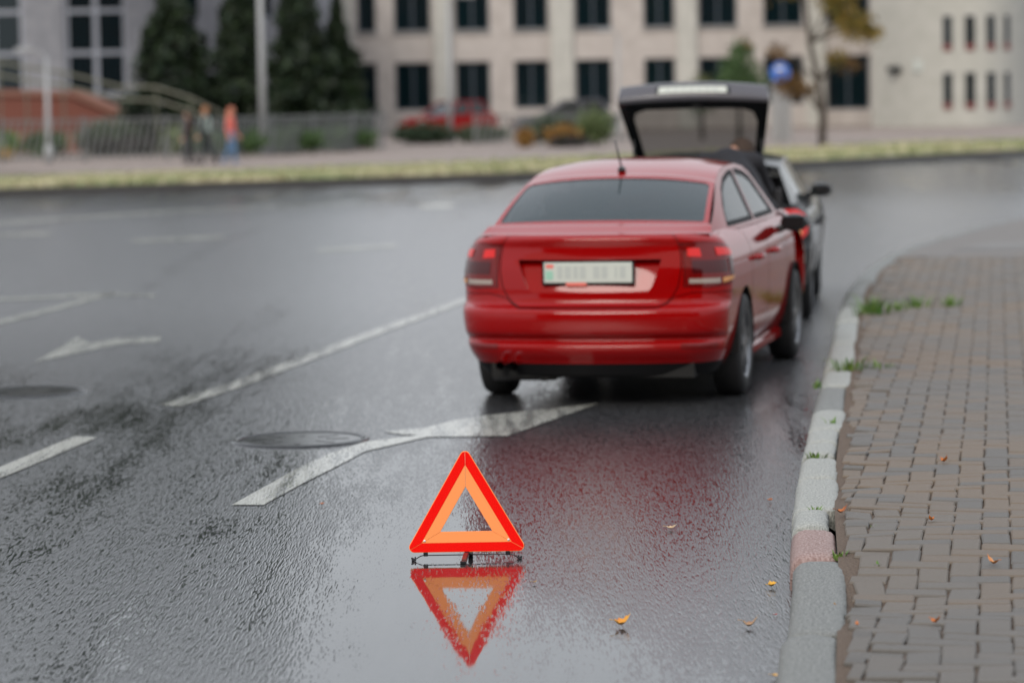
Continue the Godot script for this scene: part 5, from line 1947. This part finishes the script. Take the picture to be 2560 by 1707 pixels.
func hand(bones: Array, wrist: Vector3, dir: Vector3, palm_side: Vector3, skin: Color) -> void:
	var d := dir.normalized()
	var s := palm_side.normalized()
	bones.append([wrist, wrist + d * 0.07, 0.022, 0.032, skin])
	for k in 4:
		var o := wrist + d * 0.075 + s * (k - 1.5) * 0.019
		var l: float = [0.062, 0.074, 0.078, 0.068][k]
		var curl := d.cross(s) * 0.02
		bones.append([o, o + d * l * 0.55, 0.0095, 0.009, skin])
		bones.append([o + d * l * 0.55, o + d * l + curl, 0.009, 0.0078, skin])
	bones.append([wrist + d * 0.02 + s * 0.02, wrist + d * 0.055 + s * 0.048, 0.011, 0.010, skin])
	bones.append([wrist + d * 0.055 + s * 0.048, wrist + d * 0.085 + s * 0.053, 0.010, 0.008, skin])


# a standing or walking figure 1.66 m tall; stride swings the legs and arms along x (the way it walks)
func walker(n: String, label: String, at: Vector3, turn: float, tall: float, top: Color, trousers: Color, hair: Color, shoe: Color, stride: float, long_hair: bool, sleeves: Color) -> void:
	var t := thing(n, label, "person", at, turn, "people walking on the far pavement")
	var k := tall / 1.66
	var skin := Color(0.42, 0.24, 0.17)
	var b := []
	var hip := Vector3(0, 0.86, 0)
	var neck := Vector3(0.02, 1.37, 0)
	b.append([hip + Vector3(0, 0.02, -0.07), hip + Vector3(0, 0.02, 0.07), 0.105, 0.105, trousers])
	b.append([hip + Vector3(0, 0.08, 0), Vector3(0.01, 1.12, 0), 0.125, 0.13, top])
	b.append([Vector3(0.01, 1.12, 0), Vector3(0.015, 1.28, 0), 0.13, 0.125, top])
	b.append([Vector3(0.015, 1.33, -0.13), Vector3(0.015, 1.33, 0.13), 0.062, 0.062, top])
	b.append([neck, neck + Vector3(0.015, 0.09, 0), 0.05, 0.047, skin])
	var head := neck + Vector3(0.03, 0.175, 0)
	b.append([head + Vector3(0, 0.03, 0), head + Vector3(0.018, -0.035, 0), 0.088, 0.07, skin])
	b.append([head + Vector3(0.095, 0.005, 0), head + Vector3(0.108, -0.018, 0), 0.008, 0.012, skin])
	for sg in [-1.0, 1.0]:
		b.append([head + Vector3(0.0, 0.01, sg * 0.08), head + Vector3(0.0, -0.02, sg * 0.08), 0.014, 0.010, skin])
		b.append([head + Vector3(0.084, 0.015, sg * 0.032), head + Vector3(0.085, 0.015, sg * 0.034), 0.009, 0.009, Color(0.05, 0.04, 0.035)])
		var sw: float = sg * stride
		var h0 := hip + Vector3(0, 0, sg * 0.085)
		var knee := h0 + Vector3(0.10 * sw + 0.03, -0.40, 0)
		var ank := knee + Vector3(0.12 * sw - 0.09, -0.375, 0)
		ank.y = 0.085
		b.append([h0, knee, 0.092, 0.06, trousers])
		b.append([knee, ank, 0.062, 0.042, trousers])
		b.append([ank + Vector3(-0.03, -0.045, 0), ank + Vector3(0.14, -0.052, 0), 0.04, 0.033, shoe])
		var sho := Vector3(0.015, 1.33, sg * 0.175)
		var elb := sho + Vector3(-0.09 * sw - 0.03, -0.27, sg * 0.035)
		var wri := elb + Vector3(-0.06 * sw + 0.09, -0.22, 0)
		b.append([sho, elb, 0.052, 0.042, sleeves])
		b.append([elb, wri, 0.042, 0.03, sleeves])
		hand(b, wri, wri - elb, Vector3(1, 0, 0), skin)
	var body := part("body", figure(b, 0.02), M.figure, t)
	body.scale = Vector3.ONE * k
	var hb := [[head + Vector3(-0.015, 0.045, 0), head + Vector3(-0.02, 0.03, 0), 0.098, 0.098, hair]]
	if long_hair:
		hb.append([head + Vector3(-0.06, 0.0, 0), neck + Vector3(-0.09, -0.08, 0), 0.08, 0.07, hair])
	var hr := part("hair", figure(hb, 0.02), M.figure, t)
	hr.scale = Vector3.ONE * k


func build_people() -> void:
	var black := Color(0.012, 0.012, 0.016)
	walker("person", "person in dark clothes walking, at the left of the three", V(-8.8, 0.03, 88.4), PI, 1.46, Color(0.03, 0.018, 0.016), black, Color(0.02, 0.012, 0.01), black, 0.6, true, Color(0.05, 0.025, 0.018))
	walker("person", "ginger haired person in a pale mint top and dark trousers walking", V(-8.28, 0.03, 88.0), PI, 1.56, Color(0.30, 0.38, 0.35), Color(0.012, 0.016, 0.02), Color(0.26, 0.10, 0.03), black, 0.9, false, black)
	walker("person", "person in a coral red top and blue jeans walking", V(-7.6, 0.03, 87.6), 0.0, 1.53, Color(0.62, 0.13, 0.10), Color(0.09, 0.17, 0.30), Color(0.45, 0.16, 0.10), Color(0.15, 0.18, 0.25), 0.8, true, Color(0.60, 0.15, 0.12))
	# someone bent over into the load space of the grey car
	var t := thing("person", "person in a black jacket bending into the open boot of the grey car", "person", V(1.74, 0.0, 23.75), deg_to_rad(-7.0))
	var coat := Color(0.010, 0.011, 0.015)
	var skin := Color(0.42, 0.22, 0.15)
	var b := []
	var hip := Vector3(0.06, 0.93, 0.12)
	var chest := Vector3(-0.12, 1.25, -0.22)
	var neck := Vector3(-0.10, 1.33, -0.38)
	b.append([hip + Vector3(-0.08, -0.02, 0), hip + Vector3(0.08, -0.02, 0), 0.125, 0.125, coat])
	b.append([hip + Vector3(0, 0.05, -0.02), Vector3(-0.03, 1.12, -0.06), 0.145, 0.15, coat])
	b.append([Vector3(-0.03, 1.12, -0.06), chest, 0.15, 0.145, coat])
	b.append([chest + Vector3(-0.17, 0.03, -0.04), chest + Vector3(0.17, 0.03, -0.04), 0.08, 0.08, coat])
	b.append([neck + Vector3(0, -0.02, 0.04), neck + Vector3(0.02, 0.03, -0.06), 0.055, 0.05, skin])
	var head := neck + Vector3(0.07, -0.01, -0.13)
	b.append([head + Vector3(0, 0.02, 0.0), head + Vector3(0.0, -0.05, -0.03), 0.09, 0.07, skin])
	b.append([head + Vector3(0.0, -0.04, -0.10), head + Vector3(0, -0.06, -0.10), 0.010, 0.012, skin])
	for sg in [-1.0, 1.0]:
		b.append([head + Vector3(sg * 0.085, 0.0, 0.01), head + Vector3(sg * 0.085, -0.03, 0.01), 0.015, 0.011, skin])
		var h0 := hip + Vector3(sg * 0.10, -0.03, 0)
		var knee := Vector3(0.06 + sg * 0.12, 0.50, 0.06)
		var ank := Vector3(0.06 + sg * 0.13, 0.09, 0.12)
		b.append([h0, knee, 0.10, 0.068, coat])
		b.append([knee, ank, 0.068, 0.05, coat])
		b.append([ank + Vector3(0, -0.045, 0.04), ank + Vector3(sg * 0.02, -0.05, -0.15), 0.045, 0.036, coat])
		var sho := chest + Vector3(sg * 0.20, 0.02, -0.05)
		var elb := sho + Vector3(sg * 0.07, -0.20, -0.20)
		var wri := elb + Vector3(-sg * 0.06, -0.16, -0.18)
		b.append([sho, elb, 0.065, 0.052, coat])
		b.append([elb, wri, 0.052, 0.036, coat])
		hand(b, wri, wri - elb, Vector3(sg, 0, 0), skin)
	part("body", figure(b, 0.018), M.figure, t)
	var hb := [[head + Vector3(0, 0.045, 0.02), head + Vector3(0, 0.02, 0.045), 0.10, 0.095, Color(0.035, 0.016, 0.010)]]
	part("hair", figure(hb, 0.018), M.figure, t)
	# the dark bag on the edge of the load space
	var bag := thing("bag", "dark bag standing in the open boot beside the person", "bag", V(1.22, 0.63, 24.35), deg_to_rad(-7.0))
	var st := S(true)
	cbox(st, Vector3(0, 0.20, 0), Vector3(0.34, 0.40, 0.24), 0.06)
	part("body", done(st), M.seat_cloth, bag)
	st = S(true)
	tube(st, [Vector3(-0.09, 0.39, 0), Vector3(-0.07, 0.46, 0), Vector3(0.07, 0.46, 0), Vector3(0.09, 0.39, 0)], [0.012], 6)
	part("handle", done(st), M.seat_cloth, bag)


# ---------------------------------------------------------------- warning triangle
func build_triangle() -> void:
	var t := thing("warning_triangle", "red and orange folding warning triangle standing on the wet street", "warning triangle", V(-0.193, 0.0, 12.5), 0.0)
	var a := 0.411
	var rho := 0.0215
	var yb := 0.031 + rho
	var core := P([-a / 2, yb, a / 2, yb, 0.0, yb + a * 0.866])
	var rounded := func(r: float) -> PackedVector2Array:
		var q := PackedVector2Array()
		for c in 3:
			for i in 13:
				var an := deg_to_rad([150.0, 270.0, 30.0][c] + 10.0 * i)
				q.append(core[c] + Vector2(cos(an), sin(an)) * r)
		return q
	var out: PackedVector2Array = rounded.call(rho)
	var mid := Vector2(0, yb + a * 0.2887)
	var corners := [Vector2(-a, yb - a * 0.2887), Vector2(a, yb - a * 0.2887), Vector2(0, yb + a * 1.45)]
	var hole := grown(core, -0.0595)
	var band := grown(core, -0.016)
	for k in 3:
		# each bar is the third of the frame that lies before one side
		var wedge := PackedVector2Array([mid, corners[k], corners[(k + 1) % 3]])
		var c0: Vector2 = core[k]
		var c1: Vector2 = core[(k + 1) % 3]
		wedge = PackedVector2Array([mid, mid + (c0 - mid) * 2.0, mid + (c1 - mid) * 2.0])
		var z := 0.0 if k != 1 else -0.0015
		var cut := func(p: PackedVector2Array, inner: PackedVector2Array, shrink: float) -> PackedVector2Array:
			var w := Geometry2D.intersect_polygons(p, grown(wedge, -shrink))[0]
			var c := Geometry2D.clip_polygons(w, inner)
			return c[0]
		var st := S()
		prism(st, cut.call(out, hole, 0.0003), -0.006 + z, 0.0 + z)
		var bar := part("bar", done(st), M.fluorescent_orange, t)
		st = S()
		prism(st, cut.call(rounded.call(rho - 0.0024), grown(band, 0.0004), 0.0011), 0.0003 + z, 0.0018 + z)
		part("reflector", done(st), M.reflector_red, bar)
		st = S()
		prism(st, cut.call(grown(band, -0.0004), grown(hole, 0.001), 0.0005), 0.0003 + z, 0.0012 + z)
		part("fluorescent_strip", done(st), M.fluorescent_orange, bar)
	for x in [-1.0, 1.0]:
		var st := S(true)
		var p := Vector3(x * 0.1655, 0.0775, 0.002)
		lathe(st, p, [Vector2(0.001, 0.0045), Vector2(0.003, 0.004), Vector2(0.0045, 0.002), Vector2(0.005, 0.0)], 14, Basis(Vector3.RIGHT, PI / 2))
		part("rivet", done(st), M.rivet_white, t)
		st = S()
		cbox(st, Vector3(x * 0.162, 0.024, -0.004), Vector3(0.018, 0.016, 0.012), 0.002)
		part("clip", done(st), M.wire_black, t)
		st = S(true)
		tube(st, [Vector3(0, 0.0195, -0.004), Vector3(x * 0.172, 0.0195, -0.004), Vector3(x * 0.183, 0.017, -0.001), Vector3(x * 0.203, 0.007, 0.012)], [0.0022], 8)
		part("wire_leg", done(st), M.wire_black, t)
		st = S()
		cbox(st, Vector3(x * 0.209, 0.008, 0.014), Vector3(0.022, 0.007, 0.012), 0.002, Basis(Vector3.BACK, x * 0.45))
		cbox(st, Vector3(x * 0.211, 0.004, 0.018), Vector3(0.013, 0.008, 0.014), 0.002)
		cbox(st, Vector3(x * 0.203, 0.009, 0.010), Vector3(0.005, 0.016, 0.006), 0.001)
		part("foot", done(st), M.wire_black, t)
	var st := S()
	var lean := Basis(Vector3.RIGHT, 0.24) * Basis(Vector3.UP, -0.12)
	cbox(st, Vector3(-0.006, 0.013, 0.055), Vector3(0.021, 0.012, 0.13), 0.002, lean)
	var leg := part("stand_leg", done(st), M.wire_black, t)
	st = S()
	cbox(st, Vector3(-0.007, 0.0205, 0.045), Vector3(0.017, 0.003, 0.07), 0.001, lean)
	part("red_insert", done(st), M.red_enamel, leg)
	st = S()
	cbox(st, Vector3(-0.013, 0.006, 0.115), Vector3(0.023, 0.012, 0.016), 0.002)
	part("toe", done(st), M.wire_black, leg)
	st = S()
	cbox(st, Vector3(0.014, 0.015, -0.06), Vector3(0.019, 0.012, 0.12), 0.002, Basis(Vector3.RIGHT, -0.2))
	part("stand_leg", done(st), M.wire_black, t)


# ---------------------------------------------------------------- fallen leaves and weeds
func leaf_mesh(l: float, w: float, fold: float, curl: float, c0: Color, c1: Color) -> ArrayMesh:
	var st := S(true)
	var n := 8
	var rows := []
	for i in n + 1:
		var u := float(i) / n
		var hw := w * 0.5 * sin(pow(u, 0.8) * PI) * (1.0 + 0.25 * sin(u * 19.0))
		var y := curl * pow(u - 0.4, 2.0) * 4.0 * l
		var c := Vector3((u - 0.5) * l, y + 0.003, 0)
		rows.append([c + Vector3(0, hw * fold, -hw), c, c + Vector3(0, hw * fold * 0.6, hw)])
	for i in n:
		for k in 2:
			var q := [rows[i][k], rows[i][k + 1], rows[i + 1][k + 1], rows[i + 1][k]]
			for m in [0, 1, 2, 0, 2, 3]:
				st.set_color(c0.lerp(c1, clampf(absf(q[m].z) / w * 1.4 + rng.randf_range(-0.1, 0.25), 0.0, 1.0)))
				st.add_vertex(q[m])
	tube(st, [rows[0][1], rows[0][1] + Vector3(-l * 0.3, l * 0.05, l * 0.04)], [0.0012], 4)
	return done(st)


func weed_mesh(n: int, h: float, spread: float) -> ArrayMesh:
	var st := S()
	for i in n:
		var a := rng.randf() * TAU
		var b := Basis(Vector3.UP, a)
		var l := h * rng.randf_range(0.5, 1.15)
		var o := b * Vector3(rng.randf() * spread, 0, 0)
		var lean := rng.randf_range(0.2, 0.9)
		var w := 0.004 + h * 0.03
		var c := Color(0.05, 0.13, 0.02).lerp(Color(0.14, 0.22, 0.04), rng.randf())
		var p := [o + b * Vector3(0, 0, -w), o + b * Vector3(0, 0, w), o + b * Vector3(l * lean * 0.35, l * 0.6, w * 0.9), o + b * Vector3(l * lean * 0.35, l * 0.6, -w * 0.9), o + b * Vector3(l * lean, l, 0)]
		for k in [0, 1, 2, 0, 2, 3, 3, 2, 4]:
			st.set_color(c)
			st.add_vertex(p[k])
	return done(st)


func build_small_things() -> void:
	var ye := Color(0.62, 0.33, 0.03)
	var orr := Color(0.55, 0.16, 0.02)
	var br := Color(0.16, 0.05, 0.02)
	var be := Color(0.50, 0.34, 0.19)
	# x, d, length, width, fold, curl, two colours, turn, label
	var leaves := [
		[0.362, 10.85, 0.058, 0.042, 0.9, 0.5, ye, orr, 0.2, "orange and yellow curled leaf on the wet asphalt near the bottom edge"],
		[0.796, 10.78, 0.056, 0.03, 0.8, 0.55, be, br, -0.1, "beige curled leaf with a dark stalk near the kerb"],
		[0.942, 11.65, 0.034, 0.032, 1.0, 0.3, ye, ye, 0.3, "small bright yellow leaf close to the kerb"],
		[0.653, 13.25, 0.045, 0.03, 0.5, 0.3, be, be, 0.0, "pale beige leaf alone on the asphalt beyond the triangle"],
		[-0.863, 14.24, 0.022, 0.02, 0.6, 0.3, br, orr, 0.5, "tiny brown leaf beside the curved white arrow"],
		[1.135, 14.10, 0.026, 0.022, 0.6, 0.3, br, orr, 0.9, "small brown leaf at the kerb beyond the pink stone"],
		[0.806, 9.84, 0.034, 0.026, 0.5, 0.3, be, ye, 0.2, "pale yellow leaf at the bottom edge by the kerb"],
		[0.069, 11.84, 0.022, 0.014, 0.5, 0.3, Color(0.3, 0.2, 0.08), br, 0.4, "tiny olive leaf right of the triangle's reflection"],
		[0.90, 11.0, 0.014, 0.012, 0.6, 0.3, Color(0.3, 0.02, 0.02), br, 0.4, "tiny dark red leaf by the kerb"],
	]
	for q in leaves:
		var o := solo("fallen_leaf", leaf_mesh(q[2], q[3], q[4], q[5], q[6], q[7]), M.dead_leaf, q[9], "leaf", V(q[0], 0.004, q[1]), "fallen leaves on the street")
		o.rotation.y = q[8]
	for q in [[1.62, 12.35, 0.035, orr, br, "brown leaf caught in a joint of the brick pavement"], [1.30, 12.62, 0.05, br, orr, "reddish brown leaf lying against the narrow kerb stone"], [1.70, 11.3, 0.05, orr, be, "orange brown leaf standing in a joint between bricks"], [1.33, 10.05, 0.04, orr, br, "dark orange leaf on the front bricks of the pavement"], [1.06, 10.55, 0.03, ye, orr, "small yellow leaf in the gap behind the long kerb stone"], [1.075, 10.0, 0.02, orr, orr, "tiny orange leaf at the end of the long kerb stone"], [1.95, 14.4, 0.05, orr, br, "orange leaf flat on the bricks farther up the pavement"]]:
		var o := solo("fallen_leaf", leaf_mesh(q[2], q[2] * 0.6, 0.7, 0.5, q[3], q[4]), M.dead_leaf, q[5], "leaf", V(q[0], 0.128 + wave(q[0], q[1]), q[1]), "fallen leaves on the pavement")
		o.rotation.y = rng.randf() * TAU
	var weeds := [
		[2.72, 24.0, 60, 0.16, 0.16, "largest grass tuft behind the kerb at the far bend"], [2.95, 24.3, 30, 0.09, 0.14, "low grass tuft second from the kerb at the far bend"], [3.14, 24.7, 36, 0.11, 0.12, "grass tuft third from the kerb at the far bend"], [3.4, 24.75, 30, 0.10, 0.10, "grass tuft farthest from the kerb at the far bend"],
		[2.06, 19.45, 40, 0.09, 0.13, "grass tuft growing in the wide kerb joint beside the red car"], [2.25, 19.5, 20, 0.06, 0.10, "small grass tuft behind the kerb joint beside the red car"],
		[1.75, 18.32, 14, 0.06, 0.05, "small weed on top of the kerb"], [1.41, 14.83, 26, 0.035, 0.06, "green moss tuft in the kerb joint before the two pale stones"],
		[1.185, 11.62, 16, 0.035, 0.03, "small weed where the pink kerb stone meets the long one"], [1.225, 12.88, 14, 0.035, 0.025, "small weed behind the narrow kerb stone"], [1.40, 12.28, 10, 0.03, 0.02, "small weed between bricks right of the pink kerb stone"],
		[1.30, 11.35, 8, 0.03, 0.02, "tiny weed growing in a brick joint near the dip"], [1.63, 16.2, 10, 0.05, 0.03, "weed at the inner edge of the kerb farther up"],
	]
	for q in weeds:
		solo("weed", weed_mesh(q[2], q[3], q[4]), M.leaf_shrub, q[5], "weed", V(q[0], 0.105, q[1]), "weeds along the kerb")


# ---------------------------------------------------------------- behind the viewer: the house and trees that paint, glass and water mirror
func build_behind() -> void:
	var t := thing("street_house", "dark brick house across the street behind the viewer", "building", V(0, 0.0, -34), PI)
	var holes := []
	for f in 4:
		for k in 16: holes.append([-38.0 + k * 4.8, 1.4 + f * 3.6, -36.2 + k * 4.8, 3.3 + f * 3.6])
	part("wall", front_wall(-42, 42, 0, 16, holes, 12), M.brick_red, t)
	part("roof", roof_slab(-42, 42, 16, 12), M.concrete, t)
	part("room_wall", room_wall(-41.8, 41.8, 0.0, 15.9, -6.0), M.room_plaster, t)
	for h in holes: window_in(t, h, 2, 1, 0.12, M.pale_frame)
	var lush := [Color(0.014, 0.03, 0.014), Color(0.025, 0.05, 0.02), Color(0.03, 0.055, 0.018)]
	for k in 6:
		limb_tree("lime_tree", "lime tree number %s from the left in the row behind the viewer" % ["one", "two", "three", "four", "five", "six"][k], -27.0 + k * 11.0, -24.0 - (k % 2) * 2.0, [[0, 0, 0], [0.1, 3, 0], [0, 6, 0], [0.2, 9, 0]], 0.25, [
			[0.0, 7.5, 0.0, 2.4, lush], [-2.2, 6.8, 0.5, 2.0, lush], [2.2, 7.0, -0.4, 2.0, lush], [0.3, 10.0, 0.0, 2.2, lush]], 260, 0.5, "leaf_green")
